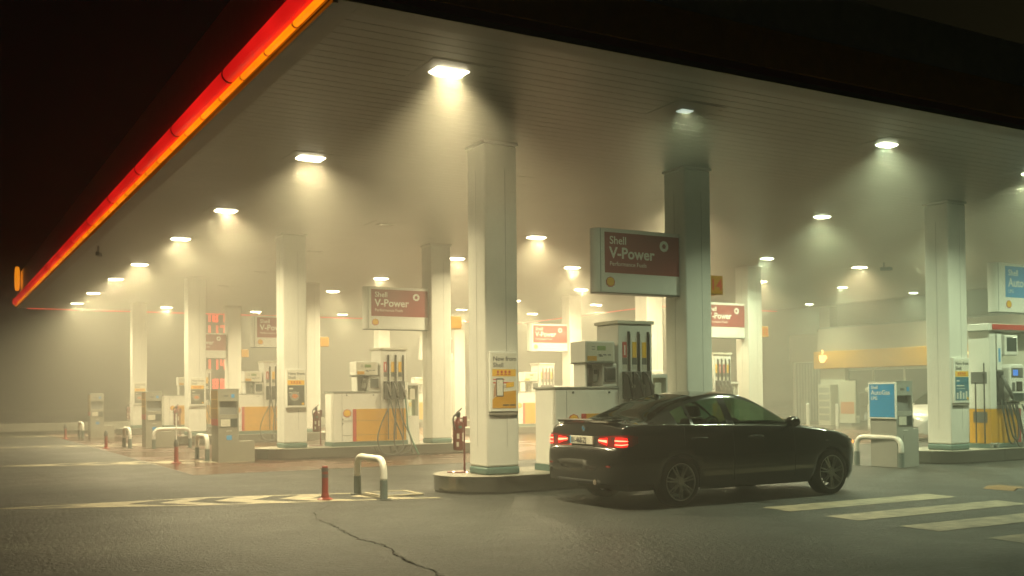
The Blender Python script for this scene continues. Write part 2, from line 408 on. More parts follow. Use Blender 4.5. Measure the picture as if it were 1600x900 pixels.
LINES = [
 (-1.87, [(-2.62, 'F'), (2.32, 'A'), (7.54, 'A'), (11.73, 'A'), (17.05, 'A'), (21.14, 'A'), (26.09, 'A'), (30.59, 'A')]),
 (1.65, [(-2.61, 'D'), (2.35, 'O'), (7.62, 'O'), (12.31, 'O'), (17.2, 'O'), (21.6, 'O'), (26.4, 'O'), (31.06, 'A')]),
 (5.62, [(-2.58, 'B'), (2.4, 'A'), (7.8, 'A'), (12.07, 'A'), (17.45, 'A'), (21.93, 'A'), (26.6, 'A'), (31.78, 'A')]),
 (9.65, [(-2.3, 'B'), (2.54, 'B'), (7.7, 'A'), (12.38, 'A'), (17.5, 'A'), (22.2, 'A'), (26.9, 'A'), (31.77, 'A')]),
 (13.5, [(-2.4, 'B'), (2.6, 'B'), (8.24, 'B'), (12.6, 'A'), (17.69, 'A'), (22.5, 'A'), (27.2, 'A'), (31.9, 'A')]),
 (17.6, [(-2.4, 'B'), (2.6, 'B'), (8.56, 'A'), (12.87, 'A'), (17.6, 'A'), (22.72, 'A'), (27.96, 'A')]),
 (21.8, [(2.7, 'B'), (8.4, 'B'), (13.08, 'B'), (18.3, 'B')]),
 (26.0, [(8.6, 'B'), (13.38, 'B'), (18.75, 'B')])]
used = set()
for i, (x, row) in enumerate(LINES):
    for j, (y, kd) in enumerate(row):
        if kd == 'A' and y > 6: kd = 'G'
        if kd == 'B' and 9 < x < 20: kd = 'C'
        src = {'F': lampF, 'A': lampA, 'G': lampG, 'C': lampC, 'B': lampB, 'D': lampD, 'O': lampO}[kd]
        st = {'F': 'bright', 'A': 'bright', 'G': 'bright', 'C': 'greenish', 'B': 'greenish', 'D': 'dim', 'O': 'unlit'}[kd]
        if i == 0: lab = '%s square canopy lamp beside the red neon edge, %s from the front' % (st, ORD[j])
        else: lab = '%s square canopy lamp, %s line from the neon edge, %s from the front' % (st, ORD[i], ORD[j])
        if kd in used: dup(src, (x, y, H), lab, group='canopy lamps')
        else: used.add(kd); src.location = (x, y, H); src['label'] = lab; src['group'] = 'canopy lamps'

# ------------------------------------------------------------------ columns
def make_column():
    t = thing('canopy_column', '', 'column', group='canopy columns')
    rbox('shaft', 'col_white', t, (0, W, 0, W, .119, H-.045-K), .03, seg=3)
    b = MB(); b.box(W*.62, W*.62+.006, -.0025, .01, .42, H-.4-K); b.box(-.0025, .01, W*.5, W*.5+.006, .42, H-.4-K); b.build('panel_seam', 'grey', t)
    rbox('base_band', 'teal', t, (-.008, W+.008, -.008, W+.008, 0, .118), .035, seg=3)
    rbox('collar', 'col_white', t, (-.018, W+.018, -.018, W+.018, H-.044-K, H-.003-K), .004)
    return t
colp = make_column(); first = True
CL = {(0, 0): 'white square column behind the red extinguisher, carrying the phone poster', (1, 0): 'shaded green-grey column behind the black car, holding the nearest red fuel sign',
 (0, 1): 'white column with dark food poster on the second island', (1, 1): 'white column right of the green-hosed fuel pump on the second island',
 (0, 2): 'hazy white column with poster at the start of the third island', (1, 2): 'hazy column in the third row carrying a red fuel sign and yellow number box',
 (0, 3): 'faintest white column at the start of the farthest left island', (1, 3): 'farthest hazy column left of the red price digits, with a red fuel sign',
 (2, 0): 'white column with blue poster left of the tall autogas pump', (3, 0): 'white column behind the tall autogas pump holding the blue hanging sign',
 (2, 1): 'hazy white column seen just left of the shaded column behind the black car', (3, 1): 'white column with yellow number twelve box, right of the shaded column',
 (2, 2): 'hazy column on the middle island hidden behind the phone poster column', (3, 2): 'hazy pale column right of the small middle red fuel sign',
 (2, 3): 'faint far column below the red sign of the second row', (3, 3): 'faint far column just left of the phone poster column'}
for r in range(4):
    for c in range(4):
        loc = (CX[c]-(.03 if (c == 1 and r) else 0), ROW[r], K)
        if first: colp.location = loc; colp['label'] = CL[(c, r)]; first = False
        else: dup(colp, loc, CL[(c, r)])

# ------------------------------------------------------------------ islands
def make_island(x0, x1):
    t = thing('fuel_island', '', 'fuel island', group='raised fuel islands')
    yc, hw = .53, .72
    def outline(d):
        P = []; r = hw-d
        for a in range(90, 271, 10): P.append((x0+hw+r*math.cos(R(a)), yc+r*math.sin(R(a))))
        for a in range(-90, 91, 10): P.append((x1-hw+r*math.cos(R(a)), yc+r*math.sin(R(a))))
        return P
    MB().prism(outline(.012), 'z', .0, .035).build('plinth_gap', 'dark', t)
    b = MB(); b.prism(outline(0), 'z', .03, K-.012); b.build('steel_edge', 'steel', t, .006)
    MB().prism(outline(-.012), 'z', K-.012, K).build('island_top', 'concrete', t, .004)
    for sx in (x0+1.9, x0+3.4, x0+4.9): MB().box(sx, sx+.006, yc-hw-.003, yc-hw+.01, .035, K-.014).build('edge_joint', 'dark', t)
    return t
isl = make_island(-.53, 5.4); isl2 = make_island(9.9, 15.9)
IL = ['steel-edged island behind the black car, with the red extinguisher stand', 'steel-edged island of the second row under the green-hosed pump', 'hazy steel-edged island of the third row', 'faintest steel-edged island in the farthest row']
IR = ['steel-edged island under the tall autogas pump', 'middle island of the second row behind the shaded column', 'middle island of the third row behind the phone poster column', 'farthest middle island lost in the haze']
for k in range(4):
    if k == 0: isl['label'] = IL[0]; isl2['label'] = IR[0]
    else: dup(isl, (0, ROW[k], 0), IL[k]); dup(isl2, (0, ROW[k], 0), IR[k])

# ------------------------------------------------------------------ fuel pumps
def make_pump(nn, ox):
    t = thing('fuel_pump', '', 'fuel pump', group='fuel pumps'); x = ox; Z = 0
    z = lambda v: v-K
    rbox('plinth', 'teal', t, (x+1.19, x+3.1, .012, .62, 0, .1), .004)
    rbox('cabinet', 'white', t, (x+1.2, x+2.385, .0, .6, .1, z(1.53)), .012)
    rbox('cabinet_top', 'grey', t, (x+1.18, x+2.386, -.015, .615, z(1.53), z(1.56)), .004)
    rbox('tower', 'white', t, (x+2.39, x+3.06, .0, .6, .1, z(2.56)), .012)
    rbox('tower_cap', 'cream', t, (x+2.36, x+3.09, -.03, .63, z(2.56), z(2.615)), .006)
    rbox('front_panel', 'orange', t, (x+1.76, x+3.04, -.012, -.002, .11, z(1.14)), .003)
    rbox('red_stripe', 'redp', t, (x+1.67, x+1.757, -.012, -.002, .11, z(1.14)), .003)
    b = MB(); b.box(x+1.4, x+3.03, -.0145, -.0122, z(.86), z(.866)); b.box(x+1.4, x+3.03, -.0145, -.0122, z(.52), z(.526)); b.box(x+1.4, x+1.66, -.003, 0.002, z(.86), z(.866)); b.box(x+1.4, x+1.66, -.003, 0.002, z(.52), z(.526))
    b.box(x+1.4, x+1.406, -.003, .002, .11, z(1.5)); b.build('panel_seam', 'dkgrey', t)
    b = MB()
    for sx in (1.52, 2.2): b.lathe([(.018, 0), (.018, .012)], (x+sx, -.012, z(1.47)), 10, 'y')
    for sz in (.8, .9): b.lathe([(.016, 0), (.016, .01)], (x+1.42, -.01, z(sz)), 8, 'y')
    b.build('lock', 'dark', t)
    em = MB().shell(x+1.53, -.002, z(1.04), .095).build('emblem', 'redp', t)
    MB().shell(x+1.53, -.0062, z(1.045), .078).build('emblem_face', 'yellow', em)
    # display head
    rbox('display_head', 'white', t, (x+1.76, x+2.32, .0, .44, z(1.94), z(2.275)), .014)
    rbox('face_plate', 'cream', t, (x+1.79, x+2.29, -.006, -.0005, z(1.96), z(2.25)), .003)
    sc_ = rbox('screen', 'lcd', t, (x+1.98, x+2.14, -.012, -.0065, z(2.13), z(2.2)), .003)
    b = MB()
    for q in (2.0, 2.09, 2.18): b.box(x+q, x+q+.06, -.01, -.0065, z(2.05), z(2.07))
    b.box(x+1.88, x+1.94, -.01, -.0065, z(2.18), z(2.19)); b.box(x+1.88, x+1.94, -.01, -.0065, z(2.14), z(2.15))
    b.box(x+2.02, x+2.08, -.012, -.0065, z(2.03), z(2.05)); b.build('button_row', 'dkgrey', t)
    rbox('orange_label', 'orange', t, (x+1.79, x+1.97, -.009, -.0065, z(1.965), z(2.04)), .001)
    rbox('head_lip', 'dkgrey', t, (x+1.76, x+2.32, -.02, .44, z(1.925), z(1.939)), .002)
    rbox('pay_panel', 'white', t, (x+2.1, x+2.384, .03, .4, z(1.565), z(1.922)), .01)
    rbox('leg', 'white', t, (x+1.79, x+1.82, .05, .38, z(1.565), z(1.922)), .004)
    rbox('back_plate', 'grey', t, (x+1.83, x+2.09, .3, .34, z(1.565), z(1.922)), .004)
    p = rbox('card_terminal', 'dkgrey', t, (x+2.13, x+2.34, -.0, .03, z(1.63), z(1.87)), .012)
    rbox('terminal_screen', 'screen', p, (x+2.15, x+2.32, -.006, -.0005, z(1.67), z(1.85)), .004)
    p = rbox('card_reader', 'grey', t, (x+1.98, x+2.075, .12, .24, z(1.64), z(1.86)), .015)
    rbox('reader_screen', 'screen', p, (x+1.995, x+2.06, .112, .119, z(1.76), z(1.83)), .003)
    # nozzles
    w = .58/nn; hz = random.Random(3)
    for i in range(nn):
        cx = x+2.44+w*(i+.5); rb = cx+w*.28
        b = MB(); b.box(rb-.024, rb+.024, -.012, -.0005, z(1.78), z(2.44)); b.build('hose_rail', 'dark', t, .003)
        lb = 'redp' if (i == 0 and nn == 3) or (nn == 4 and i in (1, 2)) else 'yellow'
        l = rbox('fuel_label', lb, t, (cx-w*.36, cx+w*.08, -.008, -.0005, z(2.02), z(2.27)), .002)
        MB().box(cx-w*.36, cx+w*.08, -.0095, -.0005, z(1.91), z(2.018)).build('label_foot', 'dkgrey', l)
        if lb == 'redp': MB().box(cx-w*.2, cx-w*.08, -.0105, -.0082, z(2.06), z(2.22)).build('label_mark', 'signwhite', l)
        MB().box(cx-w*.33, cx+w*.05, -.006, -.0005, z(1.83), z(1.9)).build('price_chip', 'cream', t)
        hb = MB(); hb.box(cx-w*.42, cx+w*.42, -.05, -.0005, z(1.36), z(1.8)); hd = hb.build('nozzle_holder', 'dark', t, .01)
        nz = MB(); nz.tube([(cx-.02, -.1, z(1.72)), (cx, -.12, z(1.62)), (cx+.03, -.13, z(1.5)), (cx+.05, -.12, z(1.4))], [.018, .03, .032, .028], 10)
        nz.tube([(cx-.05, -.06, z(1.78)), (cx-.03, -.09, z(1.74)), (cx-.02, -.1, z(1.7))], .014, 8)
        n_ = nz.build('nozzle', 'dkgrey' if i else 'dark', t, smooth=True)
        g = MB(); g.tube([(cx-.015, -.14, z(1.68)), (cx+.01, -.175, z(1.58)), (cx+.045, -.15, z(1.46))], .008, 6); g.lathe([(.03, 0), (.034, .02)], (cx+.03, -.17, z(1.56)), 10, 'y'); g.build('trigger_guard', 'chrome', n_)
        # hose hanging over the kerb
        last = i == nn-1
        if last: P = [(cx+.05, -.12, z(1.42)), (cx+.1, -.1, z(1.05)), (cx+.11, -.12, z(.7)), (cx+.16, -.24, z(.4)), (cx+.22, -.32, z(.2)), (cx+.3, -.34, .02-K)]
        else:
            s = hz.uniform(-.05, .05); lf = .34-.2*i
            P = [(cx+.05, -.12, z(1.42)), (cx-.02, -.16, z(1.15)), (cx-lf*.6+s, -.24, z(.8)), (cx-lf+s, -.32, z(.42)), (cx-lf*.7+s, -.37, z(.12)), (cx+.02+s, -.39, z(.045)), (cx+.26+s*.5, -.36, z(.16)), (cx+.3+s*.5, -.28, z(.45)), (rb+.1, -.14, z(.9)), (rb+.02, -.06, z(1.4)), (rb, -.04, z(1.78))]
        MB().tube(curve_pts(P, 7), .0165 if not last else .02, 8).build('hose', 'hoseg' if last else 'hose', t, smooth=True)
        MB().tube([(rb, -.03, z(1.8)), (rb, -.03, z(2.4))], .014, 8).build('riser_hose', 'hose', t)
        MB().tube([(rb-.02, -.03, z(1.4)), (rb-.02, -.035, z(.4))], .013, 8).build('drop_hose', 'hose', t)
    f = MB(); f.box(x+3.12, x+3.15, .1, .5, 0, z(1.76)); f.box(x+3.42, x+3.45, .1, .5, 0, z(1.76)); f.box(x+3.15, x+3.42, .1, .5, z(1.7), z(1.76)); f.box(x+3.15, x+3.42, .1, .5, 0, z(.95)); f.build('service_stand', 'white', t, .004)
    rbox('stand_glass', 'clear', t, (x+3.15, x+3.42, .28, .29, z(.951), z(1.699)), 0)
    rbox('paper_towel_box', 'cream', t, (x+3.22, x+3.36, .15, .27, z(1.35), z(1.62)), .01)
    return t
p3 = make_pump(3, 0); p3.location = (0, 0, K)
p3['label'] = 'three-nozzle fuel pump partly hidden behind the black car'
dup(p3, (0, ROW[1], K), 'three-nozzle fuel pump with orange panel and green hose on the second island')
dup(p3, (0, ROW[2], K), 'hazy orange-panelled fuel pump left of the food poster column')
dup(p3, (0, ROW[3], K), 'faintest orange-panelled fuel pump on the farthest left island')
p4 = make_pump(4, 10.414); p4.location = (0, ROW[1], K)
p4['label'] = 'four-nozzle fuel pump seen above the black car roof by the number twelve column'
dup(p4, (0, ROW[2], K), 'pale four-nozzle fuel pump between the phone poster column and the nearest pump')
dup(p4, (0, ROW[3], K), 'farthest middle fuel pump lost in haze behind the second island')

# ------------------------------------------------------------------ hanging fuel signs
def make_sign(panel, lines, width, pxl):
    t = thing('hanging_sign', '', 'sign', group='hanging fuel signs')
    x0, x1 = -width, -.012; y0, y1, z0, z1 = .14, .38, 3.07, 4.1
    ym = (y0+y1)/2; hh = (y1-y0)/2
    P = [(x1, y0), (x1, y1)] + [(x0+.1-.1*math.cos(R(a)), ym+hh*math.sin(R(a))) for a in range(90, -91, -15)]
    MB().prism(P, 'z', z0, z1).build('sign_body', 'signwhite', t, .012)
    b = MB(); b.prism([(u, v-.002) if v < ym else (u, v+.002) for u, v in P], 'z', z0-.014, z0-.001); b.build('bottom_rim', 'dkgrey', t)
    rbox('side_groove', 'grey', t, (x0+.085, x0+.097, y0-.003, y0+.01, z0+.01, z1-.01), 0)
    px = pxl
    rbox('panel', panel, t, (px-.03, x1-.015 if panel == 'signred' else x1-.2, y0-.006, y0-.0008, 3.385, 4.035), 0)
    for st, dx, zz, size, off in lines: MB().text(st, px+.06+dx, y0-.0085, zz, size, off=off).build('lettering', 'signwhite', t)
    if panel == 'signred':
        b = MB(); cx, cz = x1-.33, 3.87
        n = 18
        for i in range(n):
            a0, a1 = 2*math.pi*i/n, 2*math.pi*(i+1)/n; ro0 = .088*(1+.05*(i % 2)); ro1 = .088*(1+.05*((i+1) % 2))
            b.prism([(cx+.04*math.cos(a0), cz+.04*math.sin(a0)), (cx+ro0*math.cos(a0), cz+ro0*math.sin(a0)), (cx+ro1*math.cos(a1), cz+ro1*math.sin(a1)), (cx+.04*math.cos(a1), cz+.04*math.sin(a1))], 'y', y0-.0115, y0-.0063)
        b.build('ring_logo', 'signwhite', t)
    e = MB().shell(px+.075, y0-.001, 3.235, .082).build('emblem', 'redp', t)
    MB().shell(px+.075, y0-.0055, 3.24, .068).build('emblem_face', 'yellow', e)
    return t
sg = make_sign('signred', [('Shell', 0, 3.85, .18, .014), ('V-Power', .0, 3.625, .25, .026), ('Performance Fuels', 0, 3.5, .098, .004)], 1.7, -1.5)
SL = {(1, 0): 'nearest red hanging fuel sign, in shade above the black car', (1, 1): 'red hanging fuel sign above the green-hosed pump of the second row', (1, 2): 'hazy red hanging fuel sign half hidden by the food poster column', (1, 3): 'faintest red hanging fuel sign beside the red price digits',
      (3, 1): 'red hanging fuel sign cut off by the shaded column, near number twelve', (3, 2): 'small pale red hanging fuel sign right of the phone poster column', (3, 3): 'farthest red hanging fuel sign hidden in haze behind the second row'}
f0 = True
for (c, r), lb in SL.items():
    loc = (CX[c]-(.03 if (c == 1 and r) else 0), ROW[r], 0)
    if f0: sg.location = loc; sg['label'] = lb; f0 = False
    else: dup(sg, loc, lb)
ag = make_sign('blue', [('Shell', 0, 3.84, .18, .014), ('AutoGas', 0, 3.61, .25, .02), ('LPG', 0, 3.48, .1, .004)], 2.1, -1.75); ag.location = (CX[3], 0, 0)
ag['label'] = 'blue and white hanging autogas sign above the tall pump'

# ------------------------------------------------------------------ lane number boxes
def make_num(st):
    t = thing('lane_number_box', '', 'number sign', group='yellow lane number boxes')
    rbox('box', 'numyel', t, (.03, .34, .1, .46, 3.12, 3.44), .012)
    rbox('bracket', 'grey', t, (.0, .03, .2, .36, 3.2, 3.36), .003)
    rbox('face', 'numyel', t, (.045, .325, .094, .0985, 3.135, 3.425), .002)
    if st: MB().text(st, .185, .0925, 3.19, .27, off=.012, align='CENTER').build('digits', 'inkred', t)
    return t
NL = {(1, 0): ('14', 'yellow number fourteen box on the shaded column above the black car'), (3, 1): ('12', 'yellow number twelve box on the column right of the shaded one'),
      (1, 1): ('', 'yellow number box on the column right of the green-hosed pump'), (1, 2): ('', 'hazy yellow number box beside the food poster column'), (1, 3): ('', 'faintest yellow number box right of the red price digits')}
blank = None
for (c, r), (st, lb) in NL.items():
    loc = (CX[c]+W-(.03 if (c == 1 and r) else 0), ROW[r], 0)
    if st: o = make_num(st)
    elif blank is None: o = blank = make_num('')
    else: dup(blank, loc, lb); continue
    o.location = loc; o['label'] = lb

# ------------------------------------------------------------------ posters on the columns
def make_poster(kind):
    t = thing('column_poster', '', 'poster', group='framed posters on the columns')
    x0, x1, z0, z1 = .035, .505, 1.2, 2.09; y = -.0
    b = MB(); b.box(x0, x1, -.055, -.003, z0, z1); b.build('poster_frame', 'signwhite', t, .008)
    rbox('lower_lip', 'trim', t, (x0+.01, x1+.012, -.04, -.003, z0-.05, z0-.001), .004)
    rbox('sheet', 'paper', t, (x0+.03, x1-.03, -.058, -.0555, z0+.04, z1-.03), 0)
    b = MB(); b.text('New from', x0+.05, -.06, z1-.14, .094, off=.008); b.text('Shell', x0+.05, -.06, z1-.235, .094, off=.008); b.build('heading', 'ink', t)
    rbox('yellow_strip', 'yellow', t, (x0+.035, x1-.035, -.0605, -.0583, z1-.37, z1-.265), 0)
    b = MB()
    for q in range(4): b.lathe([(.02, 0), (.02, .002)], (x0+.13+.065*q, -.0632, z1-.305), 10, 'y'); b.box(x0+.108+.065*q, x0+.152+.065*q, -.0625, -.0607, z1-.35, z1-.335)
    b.build('strip_icons', 'redp', t)
    if kind == 'phone':
        b = MB(); b.box(x0+.05, x0+.24, -.061, -.0585, z1-.425, z1-.41); b.box(x0+.05, x1-.08, -.061, -.0585, z1-.475, z1-.455); b.build('red_lines', 'inkred', t)
        b = MB(); b.box(x0+.05, x0+.34, -.061, -.0585, z1-.515, z1-.508); b.box(x0+.05, x0+.3, -.061, -.0585, z1-.535, z1-.528); b.build('small_lines', 'grey', t)
        MB().prism([(x0+.035, z0+.05), (x1-.035, z0+.05), (x1-.035, z0+.31), (x0+.2, z0+.29), (x0+.035, z0+.18)], 'y', -.061, -.0585).build('orange_field', 'orange', t)
        MB().prism([(x0+.05, z0+.2), (x0+.1, z0+.24), (x0+.13, z0+.42), (x0+.1, z0+.45), (x0+.06, z0+.34)], 'y', -.0635, -.0613).build('hand_shape', 'skin', t)
        ph = MB().prism([(x0+.1, z0+.22), (x0+.22, z0+.22), (x0+.22, z0+.49), (x0+.1, z0+.49)], 'y', -.066, -.064).build('phone_shape', 'ink', t)
        MB().box(x0+.11, x0+.21, -.0675, -.0663, z0+.235, z0+.47).build('phone_screen', 'paper', ph)
        MB().prism([(x0+.27, z0+.35), (x0+.4, z0+.37), (x0+.4, z0+.44), (x0+.27, z0+.42)], 'y', -.0635, -.0613).build('card_shape', 'yellow', t)
        b = MB(); b.box(x0+.21, x0+.31, -.0635, -.0613, z0+.085, z0+.105); b.box(x0+.33, x1-.045, -.0635, -.0613, z0+.085, z0+.105); b.build('store_badges', 'ink', t)
    else:
        rbox('picture', 'posdark' if kind == 'food' else 'posblue', t, (x0+.035, x1-.035, -.061, -.0585, z0+.05, z1-.38), 0)
        b = MB(); b.box(x0+.07, x0+.16, -.063, -.0612, z1-.47, z1-.44); b.box(x0+.07, x0+.3, -.063, -.0612, z1-.56, z1-.54); b.box(x0+.07, x0+.32, -.063, -.0612, z1-.61, z1-.6); b.build('white_lines', 'paper', t)
        if kind == 'food':
            MB().lathe([(.11, 0), (.1, .002)], (x0+.2, -.0632, z0+.26), 18, 'y').build('dish_shape', 'grey', t)
            MB().prism([(x0+.12, z0+.24), (x0+.22, z0+.2), (x0+.3, z0+.25), (x0+.24, z0+.31), (x0+.16, z0+.31)], 'y', -.066, -.0638).build('food_shape', 'food', t)
        else:
            b = MB()
            for q in range(4): b.box(x0+.07+.09*q, x0+.12+.09*q, -.063, -.0612, z0+.08, z0+.2+.03*(q % 2))
            b.build('bottle_shapes', 'paper', t)
        rbox('corner_badge', 'yellow', t, (x1-.1, x1-.045, -.0635, -.0612, z0+.06, z0+.11), 0)
    return t
pp = make_poster('phone'); pp['label'] = 'white framed phone poster on the column behind the red extinguisher'
pf = make_poster('food'); pf.location = (0, ROW[1], 0); pf['label'] = 'framed dark food poster on the second row column'
dup(pf, (0, ROW[2], 0), 'hazy framed dark poster on the third row column')
dup(pf, (0, ROW[3], 0), 'faintest framed poster on the farthest column, above a pay terminal')
dup(pf, (CX[2], ROW[1], 0), 'framed poster seen between the nearest pump and the shaded column')
pb = make_poster('blue'); pb.location = (CX[2], 0, 0); pb['label'] = 'framed blue poster on the column beside the autogas pump'

# ------------------------------------------------------------------ pay terminals, hoops, posts, extinguishers
def make_terminal(blue):
    t = thing('pay_terminal', '', 'pay terminal', group='outdoor pay terminals'); w, d, h = .46, .64, 1.62
    b = MB(); b.box(0, w, .02, d, 0, .93); b.box(0, w, .16, d, .93, h); b.box(0, .03, .02, .16, .93, h); b.box(w-.03, w, .02, .16, .93, h); b.box(.03, w-.03, .02, .16, 1.36, h); b.box(.03, w-.03, .02, .16, .93, 1.06)
    b.build('housing', 'grey' if blue else 'terminal', t, .005)
    b = MB(); b.face([(.03, .155, 1.355), (w-.03, .155, 1.355), (w-.03, .04, 1.065), (.03, .04, 1.065)]); b.build('sloped_screen', 'dkgrey', t)
    s = rbox('card_panel', 'dkgrey', t, (.04, w-.03, .012, .019, .78, .98), .003)
    rbox('keypad', 'cream', s, (.05, .26, .006, .0115, .8, .96), .003); rbox('slot', 'screen', s, (.28, w-.04, .006, .0115, .79, .97), .003)
    rbox('receipt_slot', 'signwhite', t, (.18, .3, .008, .0195, .69, .705), .002)
    rbox('blue_sticker', 'blue', t, (.29, .36, .014, .0195, 1.44, 1.52), 0); rbox('black_sticker', 'dkgrey', t, (.12, .22, .014, .0195, 1.46, 1.5), 0)
    rbox('contactless_sticker', 'blue' if not blue else 'grey', t, (.18, .3, .014, .0195, .5, .6), 0)
    rbox('service_box', 'grey' if blue else 'terminal', t, (w+.004, w+.004+(.2 if blue else .36), .06, d-.02, 0, .72 if blue else .46), .006)
    rbox('top_plate', 'grey', t, (-.005, w+.005, .01, d+.005, h, h+.02), .004)
    if blue:
        f = rbox('poster_frame', 'signwhite', t, (-.035, -.002, .0, d+.01, .92, 1.61), .006)
        q = rbox('poster_sheet', 'blue', f, (-.039, -.0355, .03, d-.02, .95, 1.58), 0)
        for st, zz, sz in (('Shell', 1.49, .09), ('AutoGas', 1.38, .125), ('LPG', 1.28, .09)): MB().text(st, -.0405, d-.06, zz, sz, '-X', off=.008).build('lettering', 'signwhite', q)
    else:
        f = rbox('side_poster', 'brownposter', t, (-.012, -.001, .04, d-.02, .98, 1.6), 0)
        b = MB(); b.box(-.0145, -.0122, .045, d-.025, 1.2, 1.215); b.box(-.0145, -.0122, .045, d-.025, 1.4, 1.415); b.build('poster_lines', 'yellow', f)
        rbox('lower_poster', 'redp', t, (-.012, -.001, .04, d-.02, .82, .97), 0)
    return t
tm = make_terminal(False); tm.location = (-1.5, ROW[1]-.05, 0); tm['label'] = 'grey pay terminal at the near end of the second island'
dup(tm, (-1.52, 18.1, 0), 'grey pay terminal at the near end of the hazy third island'); dup(tm, (-1.85, 27.0, 0), 'grey pay terminal of the farthest row, standing against the dark')
tb = make_terminal(True); tb.location = (8.74, -.1, 0); tb['label'] = 'grey autogas pay terminal with blue side poster behind the right hoop'

def make_hoop():
    t = thing('hoop_barrier', '', 'hoop barrier', group='white hoop barriers'); h = .56; a = .5; r = .05
    P = [(0, -a, .27)] + [(0, -a, .3), (0, -a, h-.16)] + [(0, -a+.16-.16*math.cos(R(q)), h-.16+.16*math.sin(R(q))) for q in (22, 45, 67, 90)]
    P += [(0, -p[1], p[2]) for p in reversed(P)]
    MB().tube(P, r, 14).build('hoop_tube', 'plwhite', t, smooth=True)
    for s in (-1, 1):
        l = MB().tube([(0, s*a, .012), (0, s*a, .272)], r+.004, 14).build('leg_sleeve', 'sleeve', t, smooth=False)
        MB().lathe([(.1, 0), (.1, .012)], (0, s*a, 0), 16).build('flange', 'dkgrey', l)
    return t
hp = make_hoop(); hp.location = (-1.62, .53, 0); hp['label'] = 'nearest white hoop barrier beside the manhole frame'
dup(hp, (-1.58, ROW[1]+1.15, .004), 'white hoop barrier before the second row pay terminal')
dup(hp, (-2.0, 18.4, .004), 'white hoop barrier before the third row pay terminal'); dup(hp, (-2.1, 27.6, .004), 'faintest white hoop barrier before the farthest pay terminal')
dup(hp, (-1.0, 17.05, .004), 'white hoop barrier set lengthwise between two pay terminals', rz=R(90))
dup(hp, (8.735, .35, 0), 'white hoop barrier before the blue autogas terminal', rz=R(4))

def make_post(kind):
    t = thing('red_post', '', 'bollard', group='red flexible posts'); h = .47
    MB().tube([(0, 0, .02), (0, 0, .06), (0, 0, .1), (0, 0, h)], [.06, .055, .045, .045], 14).build('post', 'postred', t)
    MB().lathe([(.11, 0), (.11, .012), (.07, .03), (.05, .04)], (0, 0, 0), 16).build('foot', 'postred', t)
    if kind == 0:
        b = MB(); b.tube([(0, 0, .31), (0, 0, .36)], .0465, 14); b.tube([(0, 0, .395), (0, 0, .445)], .0465, 14); b.build('dark_bands', 'dkgrey', t)
    else:
        MB().lathe([(.05, h-.1), (.058, h-.06), (.05, h-.01), (.03, h+.04), (.01, h+.06)], (0, 0, 0), 14).build('cap', 'dkgrey', t)
        if kind == 2: MB().tube([(0, 0, h), (0, 0, h+.62)], .017, 8).build('white_rod', 'plwhite', t)
    return t
o = make_post(0); o.location = (-2.3, .52, 0); o['label'] = 'nearest red post with dark bands left of the white hoop'
o = make_post(2); o.location = (-2.33, 10.1, .004); o['label'] = 'red post with white rod before the second row hoop'
o = make_post(1); o.location = (-2.59, 18.3, .004); o['label'] = 'red post with dark cap before the third row hoop'
dup(o, (-2.7, 27.0, .004), 'faintest red post before the farthest hoop')

def make_ext():
    t = thing('fire_extinguisher', '', 'fire extinguisher', group='red fire extinguishers')
    b = MB(); b.lathe([(.07, .34), (.085, .36), (.085, .72), (.08, .76), (.06, .8), (.03, .82), (.025, .85)], (0, 0, 0), 20); b.build('cylinder', 'exred', t, smooth=True)
    v = MB(); v.lathe([(.03, .85), (.035, .9), (.03, .92)], (0, 0, 0), 12); v.tube([(-.08, 0, .86), (-.02, 0, .91), (.03, 0, .92)], .012, 6); v.build('valve', 'dark', t)
    MB().tube([(-.03, 0, .92), (.02, 0, .95), (.06, 0, .985)], .01, 6).build('lever', 'dark', t)
    MB().tube(curve_pts([(-.03, -.0, .88), (-.085, -.02, .86), (-.1, -.03, .78), (-.085, -.06, .66)], 6), .011, 6).build('hose', 'rubber', t, smooth=True)
    for k, (a, z0, w, h, m) in enumerate([(-95, .68, 40, .035, 'hoseg'), (-120, .52, 26, .08, 'paper'), (-60, .48, 30, .13, 'paper'), (-125, .4, 24, .07, 'paper')]):
        b = MB(); q = [R(a-w/2+w*i/4) for i in range(5)]
        for u, v2 in zip(q[:-1], q[1:]): b.face([(.0865*math.cos(u), .0865*math.sin(u), z0), (.0865*math.cos(v2), .0865*math.sin(v2), z0), (.0865*math.cos(v2), .0865*math.sin(v2), z0+h), (.0865*math.cos(u), .0865*math.sin(u), z0+h)])
        b.build('sticker', m, t)
    return t
def make_stand():
    t = thing('extinguisher_stand', '', 'stand', group='red extinguisher stands')
    MB().lathe([(.17, 0), (.17, .015), (.165, .02)], (0, 0, 0), 24).build('base_plate', 'exred', t)
    b = MB(); b.tube([(.12, .02, .02), (.12, .02, .86)], .016, 8); b.build('pole', 'exred', t)
    b = MB(); b.box(.0, .13, -.0, .012, .82, .84); b.box(.09, .15, -.02, .0, .7, .86); b.build('hook', 'exred', t)
    return t
ex = make_ext(); sd = make_stand(); zz = K
EX = [((-.05, .84, zz), 'red fire extinguisher with paper tags left of the phone poster column', 'red round-based stand holding the nearest extinguisher'),
      ((1.02, ROW[1]+.75, zz), 'red fire extinguisher at the left end of the green-hosed pump', 'stand holding the extinguisher beside the green-hosed pump'),
      ((-.3, ROW[2]+.3, zz), 'hazy red fire extinguisher left of the third row column', 'hazy stand holding the third row extinguisher'),
      ((.0, ROW[3]+.9, zz), 'faintest red and white extinguisher in the farthest row', 'faintest extinguisher stand in the farthest row')]
